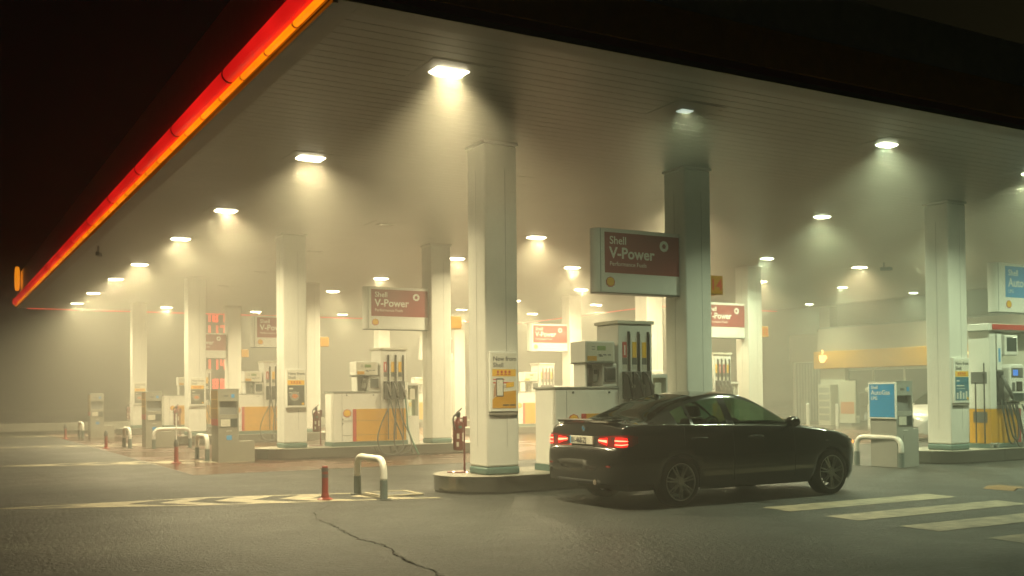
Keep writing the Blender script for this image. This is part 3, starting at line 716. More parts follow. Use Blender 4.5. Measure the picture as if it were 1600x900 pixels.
for i, (p, l1, l2) in enumerate(EX):
    if i == 0: ex.location = (p[0], p[1]-.02, p[2]); ex['label'] = l1; sd.location = p; sd['label'] = l2
    else: dup(ex, (p[0], p[1]-.02, p[2]), l1); dup(sd, p, l2)

# manhole frame, speed bump, cameras
t = thing('manhole_cover', 'square metal manhole frame set in the asphalt behind the near hoop', 'manhole', (-1.18, .72, 0))
b = MB(); b.box(-.33, .33, -.36, -.29, .002, .02); b.box(-.33, .33, .29, .36, .002, .02); b.box(-.33, -.26, -.29, .29, .002, .02); b.box(.26, .33, -.29, .29, .002, .02); b.build('frame', 'paint', t, .004)
rbox('lid', 'dkgrey', t, (-.255, .255, -.285, .285, .002, .012), .003)
t = thing('speed_bump', 'worn black and yellow rubber speed bump near the crosswalk', 'speed bump', (6.3, -4.35, 0), 0)
for i in range(9):
    y = .72-.5*i
    MB().prism([(-.0, .002), (.45, .002), (.36, .04), (.09, .04)], 'y', y, y-.485).build('bump_segment', 'hazard' if i % 2 == 0 else 'rubber', t, .006)
def cam_(loc, rz, lb):
    t = thing('security_camera', lb, 'security camera', loc, rz, 'ceiling security cameras')
    MB().tube([(0, 0, 0), (0, 0, -.16)], .02, 8).build('mount', 'dkgrey', t)
    b = MB(); b.box(-.05, .05, -.22, .1, -.25, -.15); b.build('housing', 'dkgrey', t, .015)
    MB().lathe([(.03, 0), (.03, .02)], (0, -.24, -.2), 12, 'y').build('lens', 'screen', t)
cam_((-3.42, 13.8, H), R(160), 'dark security camera on the soffit near the red neon edge')
cam_((17.3, 7.4, H), R(40), 'security camera on the soffit beside a lamp left of the autogas column')

# ------------------------------------------------------------------ autogas pump
t = thing('autogas_pump', 'tall white and yellow autogas pump with red header and blue display', 'autogas pump', (11.65, 0, K)); z = lambda v: v-K
rbox('plinth', 'teal', t, (-.02, 1.75, .0, .52, 0, .09), .006)
b = MB(); b.box(0, .2, 0, .5, z(1.06), z(2.66)); b.build('side_pillar', 'white', t, .012)
rbox('lower_pillar', 'orange', t, (.0, .2, .0, .5, .09, z(1.057)), .01)
rbox('vent', 'dkgrey', t, (-.008, .005, .08, .44, z(1.58), z(1.82)), .002); rbox('lower_vent', 'dkgrey', t, (-.008, .005, .08, .4, z(.78), z(1.0)), .002)
rbox('back_wall', 'cream', t, (.2, 1.7, .3, .5, z(1.06), z(2.66)), .004); rbox('yellow_panel', 'orange', t, (.2, .98, .08, .5, .09, z(1.057)), .006); rbox('red_stripe', 'redp', t, (.985, 1.1, .08, .5, .09, z(1.057)), .004); rbox('white_panel', 'white', t, (1.105, 1.7, .08, .5, .09, z(1.057)), .006)
rbox('header', 'white', t, (-.12, 1.75, -.06, .56, z(2.66), z(2.8)), .012); rbox('red_band', 'redp', t, (.0, 1.76, -.075, -.0615, z(2.68), z(2.79)), .003)
l = rbox('label_panel', 'signwhite', t, (.21, .36, -.02, .0, z(1.85), z(2.6)), .01); rbox('blue_label', 'blue', l, (.25, .31, -.024, -.0205, z(2.02), z(2.3)), 0)
s = rbox('monitor', 'white', t, (.42, .86, -.05, .28, z(2.15), z(2.58)), .03); rbox('monitor_screen', 'screen', s, (.48, .8, -.056, -.0505, z(2.24), z(2.53)), .01)
s = MB().prism([(.5, z(1.2)), (1.05, z(1.2)), (1.05, z(1.9)), (.95, z(1.98)), (.6, z(1.98)), (.5, z(1.9))], 'y', -.08, .28).build('pay_unit', 'white', t, .03)
rbox('blue_display', 'bluescr', s, (.62, .78, -.09, -.0815, z(1.74), z(1.86)), .004); rbox('display_frame', 'dkgrey', s, (.57, .95, -.086, -.0805, z(1.7), z(1.9)), .01)
rbox('keypad', 'dkgrey', s, (.58, .68, -.09, -.0805, z(1.42), z(1.6)), .006); rbox('card_slot', 'steel', s, (.72, .92, -.09, -.0805, z(1.42), z(1.62)), .006); rbox('tray', 'screen', s, (.58, .95, -.1, -.0805, z(1.22), z(1.38)), .01)
b = MB(); b.box(.22, .4, -.03, .28, z(1.2), z(1.83)); b.box(.2, .98, .02, .28, z(1.14), z(1.2)); b.build('hose_bay', 'dark', t, .01)
n = MB(); n.tube([(.3, -.06, z(1.75)), (.34, -.12, z(1.55)), (.44, -.14, z(1.4)), (.52, -.13, z(1.28))], [.03, .045, .04, .03], 10); n.build('gas_nozzle', 'dkgrey', t, smooth=True)
for q, (xx, low) in enumerate([(.3, .42), (.42, .5), (.56, .36), (.74, .55)]):
    MB().tube(curve_pts([(xx, -.03, z(1.25)), (xx+.02, -.08, z(.9)), (xx+.08, -.14, z(low)), (xx+.22, -.16, z(low-.05)), (xx+.32, -.1, z(low+.25)), (xx+.26, -.02, z(1.15))], 6), .018, 8).build('hose', 'hose', t, smooth=True)
b = MB(); b.tube([(-.05, -.05, .12), (-.05, -.05, .02)], .03, 10); b.tube([(.12, -.05, .12), (.12, -.05, .02)], .03, 10); b.tube([(-.12, -.05, .09), (.2, -.05, .09)], .02, 8); b.build('pipe_coupling', 'grey', t)
b = MB(); b.tube([(-.06, .1, .1), (-.06, .1, z(2.0))], .014, 8); b.tube([(-.06, .3, .1), (-.06, .3, z(1.6))], .014, 8); b.build('side_hose', 'hose', t)

# ------------------------------------------------------------------ cars
def interp(tab):
    xs = [a for a, _ in tab]; ys = [b for _, b in tab]; n = len(xs)
    d = [(ys[i+1]-ys[i])/(xs[i+1]-xs[i]) for i in range(n-1)]
    m = [d[0]]+[0 if d[i-1]*d[i] <= 0 else 2*d[i-1]*d[i]/(d[i-1]+d[i]) for i in range(1, n-1)]+[d[-1]]
    def f(x):
        if x <= xs[0]: return ys[0]
        if x >= xs[-1]: return ys[-1]
        i = max(k for k in range(n-1) if xs[k] <= x); h = xs[i+1]-xs[i]; t = (x-xs[i])/h
        return ys[i]*(1+2*t)*(1-t)**2+h*m[i]*t*(1-t)**2+ys[i+1]*t*t*(3-2*t)+h*m[i+1]*t*t*(t-1)
    return f
WB = 2.757
TOP = interp([(-.975, .60), (-.965, .70), (-.945, .765), (-.90, .80), (-.885, .83), (-.862, .98), (-.835, 1.075), (-.80, 1.10), (-.62, 1.115), (-.40, 1.13), (-.1, 1.24), (.25, 1.37), (.55, 1.445), (.9, 1.478), (1.15, 1.474), (1.42, 1.432), (1.78, 1.30), (2.08, 1.16), (2.28, 1.065), (2.4, 1.02), (2.65, .99), (3.0, .935), (3.25, .86), (3.4, .785), (3.48, .70), (3.525, .62), (3.545, .5)])
BELT = interp([(-.975, .56), (-.945, .72), (-.90, .76), (-.885, .79), (-.862, .92), (-.835, 1.0), (-.78, 1.03), (-.4, 1.035), (.2, 1.025), (1., 1.005), (2., .97), (2.5, .935), (2.8, .90), (3.1, .845), (3.3, .77), (3.42, .69), (3.5, .6), (3.545, .47)])
WID = interp([(-.975, .60), (-.96, .70), (-.92, .775), (-.85, .825), (-.7, .862), (-.3, .895), (.4, .905), (1.5, .905), (2.4, .9), (2.9, .885), (3.15, .845), (3.32, .77), (3.44, .66), (3.51, .54), (3.545, .38)])
RY = interp([(-.62, .70), (-.4, .69), (0, .635), (.4, .585), (.9, .575), (1.3, .575), (1.7, .62), (2.0, .71), (2.18, .765)])   # roof / pillar line, half width
RZ = interp([(-.62, 1.06), (-.4, 1.09), (-.1, 1.19), (.25, 1.322), (.55, 1.392), (.9, 1.422), (1.15, 1.418), (1.4, 1.37), (1.72, 1.23), (1.98, 1.075), (2.1, 1.0), (2.18, .972)])
def zlow(x):
    for xc in (0, WB):
        if abs(x-xc) < .352: return .315+math.sqrt(.352**2-(x-xc)**2)
    if x < -.352: return .30 if x > -.9 else .32
    if x > WB+.352: return .2 if x < 3.48 else .23
    return .2
def section(x):
    w = WID(x); zt = TOP(x); zb = min(BELT(x), zt-.01); zl = zlow(x)
    def zz(v, k): return max(min(v, zb-.012*(6-k)), zl+.006*k)
    P = [(w-.075 if zl < .33 else w-.012, zl), (w-.02, zz(.30, 1)), (w-.002, zz(.50, 2)), (w, zz(.64, 3)), (w-.014, zz(.78, 4)), (w-.03, zz(.90, 5)), (w-.052, zb)]
    cab = -.60 < x < 2.18
    if cab:
        ry, rz = RY(x), max(RZ(x), zb+.02); a, b = (w-.075, zb+.016)
        ry = min(ry, a-.004)
        P.append((a, b)); 
        for t in (.3, .6, .88): P.append((a+(ry-a)*t+.022*math.sin(math.pi*t)*min(1, (rz-zb)/.3), b+(rz-b)*t))
        P.append((ry, rz)); g = ry-.055
        for t in (0, .35, .7, 1): yy = g*(1-t); P.append((yy, rz+.004+(zt-rz-.004)*(1-(yy/ry)**2)**.8))
    else:
        y0, z0 = w-.052, zb; rows = [.96, .9, .82, .74, .66, .58, .38, .19, 0]
        for q in rows:
            yy = y0*q; P.append((yy, z0+(zt-z0)*(1-q**2.6)**.75))
    return P
XS = [-.975, -.965, -.945, -.92, -.90, -.885, -.872, -.862, -.85, -.835, -.815, -.79, -.74, -.68, -.61, -.59, -.52, -.46, -.42, -.38]
XS += [-.352+.044*i for i in range(17)] + [.4, .5, .6, .7, .78, .84, .88, .92, .96, 1.0, 1.1, 1.2, 1.35, 1.45, 1.55, 1.68, 1.78, 1.85, 1.92, 1.98, 2.04, 2.1, 2.14, 2.17, 2.19, 2.22, 2.28, 2.34]
XS += [WB-.352+.044*i for i in range(17)] + [2.62, 2.585, 3.16, 3.22, 3.28, 3.34, 3.39, 3.43, 3.465, 3.49, 3.51, 3.525, 3.538, 3.545]
XS = sorted(set(round(x, 4) for x in XS))
NR = len(section(0.)); assert all(len(section(x)) == NR for x in XS)
def car(name, label, lights, paint, seats=True):
    t = thing(name, label, 'car')
    secs = [(x, section(x)) for x in XS]
    parts = {}
    def which(x0, x1, r):
        xm = (x0+x1)/2
        if 7 <= r <= 9 and -.60 < xm < 2.17:
            if .96 < xm < 1.96: return 'front'
            if .26 < xm < .85: return 'rear'
            if -.02 < xm < .22: return 'quarter'
            return 'body'
        if r >= 11 and -.52 < xm < .52: return 'back'
        if r >= 11 and 1.46 < xm < 2.18: return 'shield'
        if r >= 12 and 2.18 < xm < 2.31: return 'shield'
        return 'body'
    def add(key, pts):
        parts.setdefault(key, MB()).face(pts)
    for (xa, A), (xb, B) in zip(secs[:-1], secs[1:]):
        for r in range(NR-1):
            k = which(xa, xb, r)
            for s in (-1, 1):
                kk = k if k in ('body', 'back', 'shield') else (k, s)
                q = [(xa, s*A[r][0], A[r][1]), (xb, s*B[r][0], B[r][1]), (xb, s*B[r+1][0], B[r+1][1]), (xa, s*A[r+1][0], A[r+1][1])]
                add(kk, q if s < 0 else q[::-1])
    for x, S in (secs[0], secs[-1]):
        for r in range(NR-1): parts['body'].face([(x, S[r][0], S[r][1]), (x, S[r+1][0], S[r+1][1]), (x, -S[r+1][0], S[r+1][1]), (x, -S[r][0], S[r][1])])
    def fin(b, nm, m, par, auto=True):
        bmesh.ops.remove_doubles(b.bm, verts=b.bm.verts, dist=.0006)
        bmesh.ops.dissolve_degenerate(b.bm, edges=b.bm.edges, dist=.0003)
        return b.build(nm, m, par, smooth=True)
    body = fin(parts['body'], 'body', paint, t)
    for k, b in parts.items():
        if k == 'body': continue
        if k == 'shield': fin(b, 'windscreen', 'carglass', t)
        elif k == 'back': fin(b, 'rear_window', 'carglassdk', t)
        else: fin(b, {'front': 'front_side_window', 'rear': 'rear_side_window', 'quarter': 'quarter_window'}[k[0]], 'carglass', t)
    # cabin and underside
    b = MB(); b.box(-.6, 3.0, -.56, .56, .2, .55); b.box(-.9, -.36, -.7, .7, .35, .9); b.box(2.35, 3.1, -.6, .6, .5, .86); b.box(.4, 2.2, -.78, .78, .22, .4); b.build('underbody', 'cabin', t)
    b = MB(); b.box(1.85, 2.3, -.7, .7, .6, .985); b.box(-.5, -.15, -.66, .66, .7, 1.02); b.build('dashboard', 'cabin', t, .05)
    if seats:
        for y in (-.36, .36):
            s = MB(); s.prism([(.8, .5), (1.3, .55), (1.3, .65), (.87, .68), (.73, 1.1), (.6, 1.1), (.7, .5)], 'y', y-.24, y+.24); s = s.build('front_seat', 'cabin', t, .05)
            MB().prism([(.61, 1.12), (.72, 1.12), (.68, 1.28), (.58, 1.27)], 'y', y-.13, y+.13).build('headrest', 'cabin', s, .04)
        s = MB().prism([(.1, .5), (.7, .5), (.7, .64), (.2, .66), (-.02, 1.08), (-.14, 1.05)], 'y', -.62, .62).build('rear_bench', 'cabin', t, .05)
        for y in (-.36, .36): MB().prism([(-.14, 1.07), (-.02, 1.08), (-.05, 1.22), (-.15, 1.21)], 'y', y-.12, y+.12).build('headrest', 'cabin', s, .04)
        w_ = MB(); w_.tube([(1.6+.06*math.sin(a), .36+.18*math.cos(a), .93+.17*math.sin(a)) for a in [2*math.pi*i/16 for i in range(17)]], .015, 6); w_.build('steering_wheel', 'rubber', t)
    # wheels
    def wheel(xc, s):
        y0 = .885*s; i_ = -s
        w = thing('wheel', None, None); w.parent = t; w.location = (xc, y0, .315)
        del_ = []
        prof = [(.235, -.01), (.262, -.004), (.29, -.002), (.306, -.012), (.315, -.035), (.315, -.185), (.3, -.21), (.235, -.21)]
        MB().lathe([(r, h*s) for r, h in prof], seg=40, axis='y', cap=False).build('tyre', 'tyre', w, smooth=True)
        b = MB(); b.lathe([(r, h*s) for r, h in [(.236, -.015), (.24, -.006), (.232, -.004), (.222, -.012), (.215, -.04), (.21, -.16)]], seg=40, axis='y', cap=False)
        b.lathe([(r, h*s) for r, h in [(.05, -.005), (.045, -.0), (.03, .0)]], seg=16, axis='y'); b.lathe([(r, h*s) for r, h in [(.07, -.05), (.065, -.012), (.05, -.005)]], seg=16, axis='y', cap=False)
        for q in range(7):
            a0 = 2*math.pi*q/7+.25
            for da in (-.085, .085):
                a1, a2 = a0+da*1.9, a0+da*1.35
                p1 = (.055*math.cos(a1), -.016*s, .055*math.sin(a1)); p2 = (.226*math.cos(a2), -.016*s, .226*math.sin(a2))
                b.tube([p1, p2], [.013, .0095], 6)
        r = b.build('rim', 'rim', w, smooth=False)
        MB().lathe([(.15, -.075*s), (.15, -.06*s)], seg=24, axis='y').build('brake_disc', 'dkgrey', w)
    for xc in (0, WB):
        for s in (-1, 1): wheel(xc, s)
    # wheel housings
    for xc in (0, WB):
        for s in (-1, 1):
            b = MB(); n = 14; ring = [(xc+.36*math.cos(math.pi*i/n), .315+.36*math.sin(math.pi*i/n)) for i in range(n+1)]
            for p, q in zip(ring[:-1], ring[1:]): b.face([(p[0], s*.87, p[1]), (q[0], s*.87, q[1]), (q[0], s*.58, q[1]), (p[0], s*.58, p[1])])
            b.face([(p[0], s*.58, p[1]) for p in ring]); b.build('wheel_housing', 'cabin', t)
    # side details
    for s in (-1, 1):
        b = MB(); b.tube([(-.33, s*(WID(-.33)-.062), BELT(-.33)+.006)]+[(x, s*(WID(x)-.062), BELT(x)+.008) for x in [-.1+.2*i for i in range(11)]], .009, 6); b.build('belt_trim', 'chrome' if lights else 'dark', t, smooth=True)
        for x in (.32, 1.3):
            yy = s*(WID(x)+.018); h = MB(); h.tube([(x-.11, yy-.03*s, .865), (x-.09, yy, .868), (x+.09, yy, .862), (x+.11, yy-.03*s, .86)], [.013, .017, .017, .013], 8); h.build('door_handle', paint, t, smooth=True)
        for x in (.9, 2.02):
            P = [(x, s*(section(x)[k][0]+.0015), section(x)[k][1]) for k in range(1, 7)]; MB().tube(P, .004, 4).build('door_gap', 'dark', t)
        P = [(.1+.03*math.sin(k), s*(section(.42)[k][0]+.0015), section(.42)[k][1]) for k in range(4, 7)]; MB().tube(P, .004, 4).build('door_gap', 'dark', t)
        m_ = MB(); m_.lathe([(.02, -.1), (.09, -.08), (.105, 0), (.09, .05), (.05, .07)], (0, 0, 0), 14, 'x')
        for v_ in m_.bm.verts: v_.co = Vector((1.9+v_.co.x*.8, s*(.985+v_.co.y*1.05*s*s), 1.045+v_.co.z*.72))
        m_.tube([(1.94, s*.84, .99), (1.91, s*.93, 1.02)], .022, 6); m_.build('wing_mirror', paint, t, smooth=True)
        MB().box(2.62, 2.68, s*WID(2.65)-.004, s*WID(2.65)+.004, .76, .775).build('side_badge', 'chrome', t, .003)
        # lamps that wrap round the corners
        def wrap(x0, x1, r0, r1, off, nm, m, par=t):
            xs = [x for x in XS if x0 <= x <= x1]; bb = MB()
            for xa, xb in zip(xs[:-1], xs[1:]):
                A, B = section(xa), section(xb)
                for r in range(r0, r1): bb.face([(xa, s*(A[r][0]+off), A[r][1]), (xb, s*(B[r][0]+off), B[r][1]), (xb, s*(B[r+1][0]+off), B[r+1][1]), (xa, s*(A[r+1][0]+off), A[r+1][1])])
            bmesh.ops.remove_doubles(bb.bm, verts=bb.bm.verts, dist=.0005); return bb.build(nm, m, par, smooth=True)
        # tail lamp: curved shell behind the body corner
        def curve(z, ex): # plan outline of the lamp at height z
            lean = .06*(z-.82)
            return [(-.905+lean-ex, .37), (-.902+lean-ex, .55), (-.893+lean-ex, .70), (-.868+lean-ex, .79+ex), (-.82+lean*.5, .84+ex), (-.76, .862+ex), (-.68, .876+ex)]
        def slab(zr, i0, ex, nm, m, par):
            i1 = i0+len(zr)-1; c0 = [curve(zr[k][0], ex)[i0+k] for k in range(len(zr))]; c1 = [curve(zr[k][1], ex)[i0+k] for k in range(len(zr))]
            b = MB(); n = len(zr); inn = lambda p: (p[0]+.05, p[1]-.05)
            V = lambda p, z: (p[0], s*p[1], z)
            for k in range(n-1):
                z0, z1, y0, y1 = zr[k][0], zr[k][1], zr[k+1][0], zr[k+1][1]
                b.face([V(c0[k], z0), V(c0[k+1], y0), V(c1[k+1], y1), V(c1[k], z1)])
                b.face([V(c0[k], z0), V(c0[k+1], y0), V(inn(c0[k+1]), y0), V(inn(c0[k]), z0)]); b.face([V(c1[k], z1), V(c1[k+1], y1), V(inn(c1[k+1]), y1), V(inn(c1[k]), z1)])
            for k in (0, n-1): b.face([V(c0[k], zr[k][0]), V(c1[k], zr[k][1]), V(inn(c1[k]), zr[k][1]), V(inn(c0[k]), zr[k][0])])
            bmesh.ops.remove_doubles(b.bm, verts=b.bm.verts, dist=.0005); return b.build(nm, m, par)
        tl = slab([(.80, .905), (.775, .915), (.765, .925), (.762, .93), (.77, .93), (.79, .925), (.83, .91)], 0, .006, 'tail_lamp', 'tailoff', t)
        if lights:
            slab([(.835, .875), (.795, .895)], 0, .011, 'inner_lamp', 'tail', tl); slab([(.785, .90), (.775, .90), (.785, .89)], 2, .011, 'outer_lamp', 'tail', tl)
            slab([(.848, .866), (.83, .862)], 0, .015, 'inner_bar', 'tailhot', tl); slab([(.805, .815), (.80, .814), (.81, .82)], 2, .015, 'lower_bar', 'tailhot', tl); slab([(.85, .868), (.85, .866), (.852, .86)], 2, .015, 'upper_bar', 'tailhot', tl)
        # headlamp
        hl = wrap(3.16, 3.43, 4, 6, .004, 'headlamp', 'headlamp')
        if lights: MB().tube([(3.36, s*(WID(3.36)-.01), .73), (3.4, s*(WID(3.4)-.015), .705)], .012, 6).build('amber_marker', 'amber', hl)
        MB().box(-.975, -.962, s*.64-.04, s*.64+.04, .53, .55).build('rear_reflector', 'tailoff', t)
    # rear details
    MB().prism([(-.86, 1.075), (-.885, 1.108), (-.80, 1.122), (-.72, 1.112), (-.72, 1.10)], 'y', -.62, .62).build('boot_spoiler', paint, t, .008)
    p = rbox('number_plate', 'plate', t, (-.928, -.9, -.255, .255, .80, .905), .004)
    MB().text('01-468-ZJ', -.93, .222, .818, .096, '-X', off=.022, sx=.88).build('lettering', 'ink', p)
    rbox('plate_edge', 'blue', p, (-.9292, -.9282, .232, .252, .805, .90), 0)
    rbox('boot_trim', 'chrome' if lights else 'dark', t, (-.945, -.9, -.3, .3, .765, .78), .005)
    b = MB(); b.lathe([(.042, -.004), (.042, .0), (.034, .004)], (-.885, 0, 1.0), 20, 'x'); e = b.build('round_badge', 'chrome', t)
    b = MB(); b.prism([(0, 1.0), (.028, 1.0), (.02, 1.02), (0, 1.028)], 'x', -.8915, -.8895); b.prism([(0, 1.0), (-.028, 1.0), (-.02, .98), (0, .972)], 'x', -.8915, -.8895); b.build('badge_quarters', 'blue', e)
    b = MB(); b.tube([(-.98, -.4, .52), (-.985, -.38, .49), (-.985, .38, .49), (-.98, .4, .52)], .006, 6); b.build('bumper_crease', paint, t)
    b = MB(); b.box(-.98, -.8, -.5, .5, .3, .36); b.build('rear_diffuser', 'dark', t, .02)
    for y in (-.38,): MB().tube([(-.99, y, .33), (-.8, y, .33)], .035, 12).build('exhaust_pipe', 'chrome', t)
    b = MB()
    for y in (-.14, .14): b.prism([(y-.12, .56), (y+.12, .56), (y+.1, .68), (y-.09, .68)], 'x', 3.5, 3.552)
    b.build('front_grille', 'chrome' if lights else 'dark', t, .01)
    rbox('front_intake', 'dark', t, (3.5, 3.555, -.4, .4, .27, .42), .02)
    rbox('front_plate', 'plate', t, (3.55, 3.565, -.25, .25, .44, .54), .003)
    MB().prism([(.30, 1.355), (.42, 1.385), (.33, 1.44), (.30, 1.44)], 'y', -.02, .02).build('roof_fin', paint, t, .008)
    return t
c1 = car('saloon_car', 'black saloon car with lit red tail lamps stopped beside the front island', True, 'carpaint'); c1.location = (1.153, -2.139, 0); c1.rotation_euler = (0, 0, R(1.25))
c2 = car('saloon_car', 'white saloon car parked far behind the blue autogas terminal', False, 'carwhite'); c2.location = (20.9, 7.3, 0); c2.rotation_euler = (0, 0, R(180+8))

# ------------------------------------------------------------------ shop
SX, SY0, SY1 = 27.6, -6.0, 19.77
t = thing('shop_building', 'low shop with yellow fascia band and lit orange coffee cup sign', 'shop', (0, 0, 0))
b = MB(); b.box(SX+.3, SX+9, SY0, SY1, 0, 2.45); b.build('wall', 'shopwall', t)
rbox('upper_wall', 'shopwall', t, (SX-.05, SX+9, SY0-.05, SY1+.05, 3.225, 4.22), .02)
rbox('yellow_fascia', 'shopyel', t, (SX-.25, SX+9, SY0-.08, SY1+.1, 2.451, 3.22), .03)
rbox('roof', 'dkgrey', t, (SX, SX+9, SY0, SY1, 4.225, 4.3), .01)
rbox('wall_base', 'grey', t, (SX+.22, SX+.297, SY0, SY1, 0, .3), .01)
ys = [SY1-.05, 18.3, 16.9, 15.3, 13.7, 12.1, 10.5, 8.9, 7.3, 5.7, 4.1, 2.5]
rbox('white_pier', 'cream', t, (SX+.0, SX+.295, 18.3, SY1-.05, 0, 2.449), .02)
for a, c in zip(ys[1:-1], ys[2:]):
    f = MB(); f.box(SX+.2, SX+.29, c, c+.09, .31, 2.449); f.box(SX+.2, SX+.29, c+.09, a, .31, .4); f.box(SX+.2, SX+.29, c+.09, a, 2.34, 2.449); f = f.build('window_frame', 'frame', t, .004)
    MB().box(SX+.24, SX+.25, c+.09, a, .4, 2.34).build('window_glass', 'glassdk', f)
for y0, y1 in ((13.0, 13.55), (9.3, 9.9)): rbox('white_pier', 'cream', t, (SX-.05, SX+.199, y0, y1, 0, 2.449), .02)
# cup sign and shop name
cx, cz = 19.3, 2.93
cu = MB().prism([(cx+.17, cz+.12), (cx-.17, cz+.12), (cx-.15, cz-.1), (cx-.08, cz-.2), (cx+.08, cz-.2), (cx+.15, cz-.1)], 'x', SX-.33, SX-.252).build('cup_sign', 'cup', t)
MB().tube([(SX-.29, cx-.16, cz+.09), (SX-.29, cx-.24, cz+.06), (SX-.29, cx-.24, cz-.03), (SX-.29, cx-.15, cz-.07)], .025, 8).build('cup_handle', 'cup', cu)
MB().tube(curve_pts([(SX-.29, cx+.02, cz+.17), (SX-.29, cx-.02, cz+.26), (SX-.29, cx+.03, cz+.36)], 4), [.03]*8+[.012], 8).build('cup_steam', 'cup', cu)
MB().text('SELECT', SX-.26, 13.45, 2.53, .56, '-X', off=.02, ex=.02).build('lettering', 'cup', t)
# wing
t = thing('side_wing', 'low dark wing with louvred doors left of the shop', 'building', (0, 0, 0))
rbox('wall', 'shopwall', t, (SX+1.2, SX+8, SY1+.15, 22.6, 0, 2.9), .02); rbox('parapet', 'shopwall', t, (SX+1.1, SX+8.05, SY1+.12, 22.7, 2.901, 4.15), .02)
d = rbox('service_door', 'dkgrey', t, (SX+1.12, SX+1.198, 20.1, 22.3, .05, 2.8), .01)
f = MB(); f.box(SX+1.08, SX+1.119, 22.3, 22.4, 0, 2.85); f.box(SX+1.08, SX+1.119, 20.0, 20.1, 0, 2.85); f.box(SX+1.08, SX+1.119, 20.1, 22.3, 2.8, 2.85); f.build('door_frame', 'frame', d)
b = MB()
for k in range(12): b.box(SX+1.1, SX+1.119, 20.12+.18*k, 20.2+.18*k, .1, 2.75)
b.build('louvre', 'grey', d)
t = thing('support_pillar', 'pinkish pillar rising from the shop roof to the canopy', 'pillar', (SX-.02, 19.3, 0))
rbox('shaft', 'shopwall', t, (0, .5, -.2, .4, 4.301, 5.2), .02)
# stock before the shop
for i, (y, lb) in enumerate([(18.95, 'white guard post left of the white shop pier'), (17.3, 'white guard post beside the poster board'), (15.6, 'white guard post in front of the bottle shelf')]):
    o = MB().tube([(0, 0, 0), (0, 0, .9), (0, 0, .94)], [.075, .075, .05], 14).build('guard_post', 'plwhite', smooth=False); o.location = (26.0, y, 0); tag(o, lb, 'bollard', 'white guard posts')
t = thing('bottle_shelf', 'dark shelf of washer fluid bottles against the shop windows', 'shelf', (26.7, 15.6, 0))
b = MB(); b.box(0, .5, -1.1, 1.1, .2, .25); b.box(0, .5, -1.1, 1.1, .8, .84); b.box(0, .5, -1.13, -1.1, 0, 1.4); b.box(0, .5, 1.1, 1.13, 0, 1.4); b.box(.47, .5, -1.1, 1.1, 0, 1.4); b.box(0, .5, -1.1, 1.1, 1.36, 1.4); b.build('rack', 'dkgrey', t)
k = 0
BT = []
for z0, n in ((.255, 9), (.845, 4)):
    for i in range(n):
        y = -1.0+(.24*i if n == 9 else .55*i)
        b = MB(); b.lathe([(.08, 0), (.085, .02), (.085, .2), (.05, .27), (.025, .29), (.025, .33)], (0, 0, 0), 10); BT.append((26.85, 15.6+y, z0, i, n))
        b.bm.free()
first = None
for x, y, z0, i, n in BT:
    lab = 'pale bottle on the %s shelf by the shop, %s from the right' % ('lower' if n == 9 else 'upper', ORD[i])
    if first is None:
        b = MB(); b.lathe([(.085, 0), (.09, .02), (.09, .22), (.05, .29), (.025, .31), (.025, .35)], (0, 0, 0), 10); first = o = tag(b.build('bottle', 'bottle', smooth=True), lab, 'bottle', 'bottles on the shop shelf'); o.location = (x, y, z0)
    else: dup(first, (x, y, z0), lab)
o = rbox('salt_bag', 'cream', None, (-.25, .25, -.9, .9, 0, .22), .09); o.location = (26.98, 15.6, 1.4); tag(o, 'long pale sack lying on top of the bottle shelf', 'sack')
t = thing('poster_board', 'white board with orange poster leaning by the shop pier', 'poster board', (26.9, 17.55, 0))
rbox('board', 'cream', t, (0, .06, -.42, .42, .1, 1.9), .01); rbox('poster', 'food', t, (-.006, -.001, -.36, .36, .5, 1.0), 0); rbox('foot', 'dkgrey', t, (-.2, .3, -.4, .4, 0, .099), .01)
t = thing('gas_locker', 'narrow pale cage locker before the white shop pier', 'locker', (26.8, 18.75, 0))
rbox('cabinet', 'cream', t, (0, .5, -.35, .35, 0, 1.75), .02); b = MB()
for k in range(5): b.box(-.008, -.001, -.3, .3, .2+.3*k, .42+.3*k)
b.build('mesh_panel', 'grey', t)
# price totem far behind
t = thing('price_totem', 'tall dark price sign with glowing red digits between hazy columns', 'price sign', (0, 46, 0))
x0 = 7.0
rbox('board', 'dkgrey', t, (x0-.5, x0+1.5, 0, .4, 1.0, 6.6), .03); rbox('post', 'dkgrey', t, (x0+.2, x0+.8, .1, .3, 0, .999), .02)
SEG = {'1': 'bc', '3': 'abgcd', '4': 'fgbc', '5': 'afgcd', '7': 'abc', '8': 'abcdefg', '2': 'abged', '9': 'abcfgd'}
def digit(b, ch, x, z, w, h):
    th = .1
    q = {'a': (x, x+w, z+h-th, z+h), 'd': (x, x+w, z, z+th), 'g': (x, x+w, z+h/2-th/2, z+h/2+th/2), 'b': (x+w-th, x+w, z+h/2, z+h), 'c': (x+w-th, x+w, z, z+h/2), 'f': (x, x+th, z+h/2, z+h), 'e': (x, x+th, z, z+h/2)}
    for s in SEG[ch]: a, c, d, e = q[s]; b.box(a+.003, c-.003, -.03, -.001, d+.003, e-.003)
for z, st in ((5.75, '181'), (5.0, '117'), (4.05, '145'), (3.05, '114'), (1.95, '188')):
    b = MB()
    for i, ch in enumerate(st): digit(b, ch, x0-.25+.42*i, z, .3, .55)
    b.build('price_lettering', 'red_led', t)
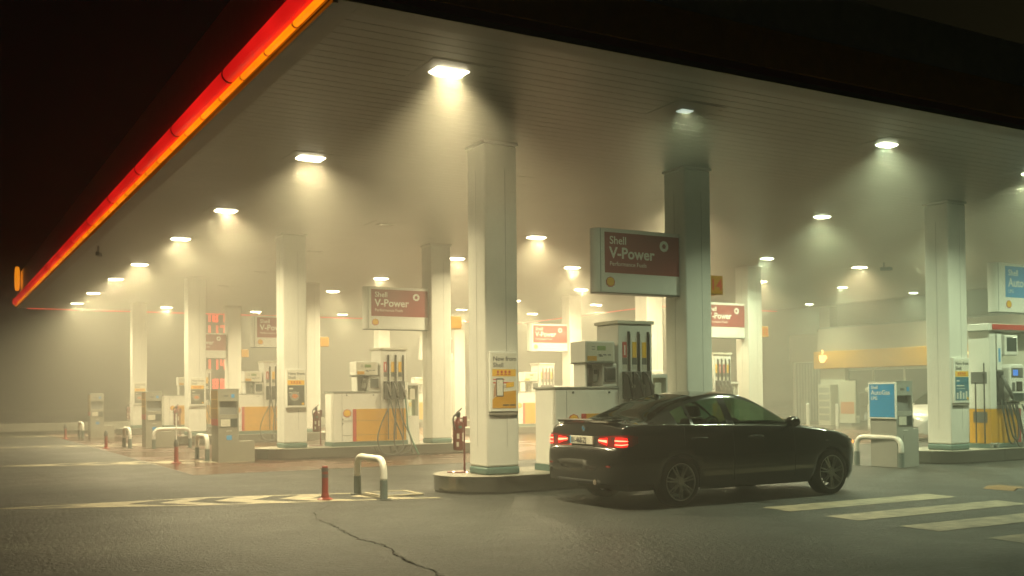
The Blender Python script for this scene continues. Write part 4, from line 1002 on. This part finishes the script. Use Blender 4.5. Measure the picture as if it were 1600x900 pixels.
# ------------------------------------------------------------------ haze, sky, camera
hz = MB(); hz.box(-120, 140, -120, 140, -1, 9.2); o = hz.build('haze', 'white'); o['kind'] = 'stuff'
m = bpy.data.materials.new('haze_volume'); m.use_nodes = True; nt = m.node_tree
for n in list(nt.nodes): nt.nodes.remove(n)
out = nt.nodes.new('ShaderNodeOutputMaterial'); v = nt.nodes.new('ShaderNodeVolumePrincipled')
v.inputs['Color'].default_value = (.95, .92, .8, 1); v.inputs['Density'].default_value = .0185; v.inputs['Anisotropy'].default_value = .45
nt.links.new(v.outputs[0], out.inputs['Volume']); o.data.materials.clear(); o.data.materials.append(m)

w = bpy.data.worlds.new('World'); sc.world = w; w.use_nodes = True; nt = w.node_tree
sky = nt.nodes.new('ShaderNodeTexSky'); sky.sky_type = 'NISHITA'; sky.sun_disc = False; sky.sun_elevation = R(14); sky.sun_rotation = R(60)
bg = nt.nodes['Background']; 
tn = nt.nodes.new('ShaderNodeMix'); tn.data_type = 'RGBA'; tn.blend_type = 'MULTIPLY'; tn.inputs['Factor'].default_value = 1; tn.inputs['B'].default_value = (.95, .95, .5, 1)
nt.links.new(sky.outputs[0], tn.inputs['A']); nt.links.new(tn.outputs['Result'], bg.inputs[0]); bg.inputs[1].default_value = .0005

cd = bpy.data.cameras.new('Camera'); co = bpy.data.objects.new('Camera', cd); COL.objects.link(co); sc.camera = co
cd.sensor_width = 36; cd.lens = 36.226; cd.shift_y = .08365; cd.clip_end = 500; cd.clip_start = .1
fx, px, rx, yx = 1, .02032, -.00964, .52043
fw = Vector((math.sin(yx)*math.cos(px), math.cos(yx)*math.cos(px), math.sin(px))); rt = Vector((math.cos(yx), -math.sin(yx), 0)); up = rt.cross(fw)
r2 = rt*math.cos(rx)+up*math.sin(rx); u2 = up*math.cos(rx)-rt*math.sin(rx)
mw = Matrix((r2, u2, -fw)).transposed().to_4x4(); mw.translation = Vector((-7.21, -13.347, 1.448)); co.matrix_world = mw

vs = sc.view_settings; vs.view_transform = 'Standard'; vs.look = 'None'; vs.exposure = -.32; vs.gamma = 1; vs.use_curve_mapping = False
cy = sc.cycles; cy.use_denoising = True; cy.use_adaptive_sampling = False; cy.volume_bounces = 0; cy.max_bounces = 8; cy.diffuse_bounces = 3; cy.glossy_bounces = 3; cy.transparent_max_bounces = 16
cy.sample_clamp_indirect = 6; cy.sample_clamp_direct = 0; cy.caustics_reflective = False; cy.caustics_refractive = False; cy.use_light_tree = True
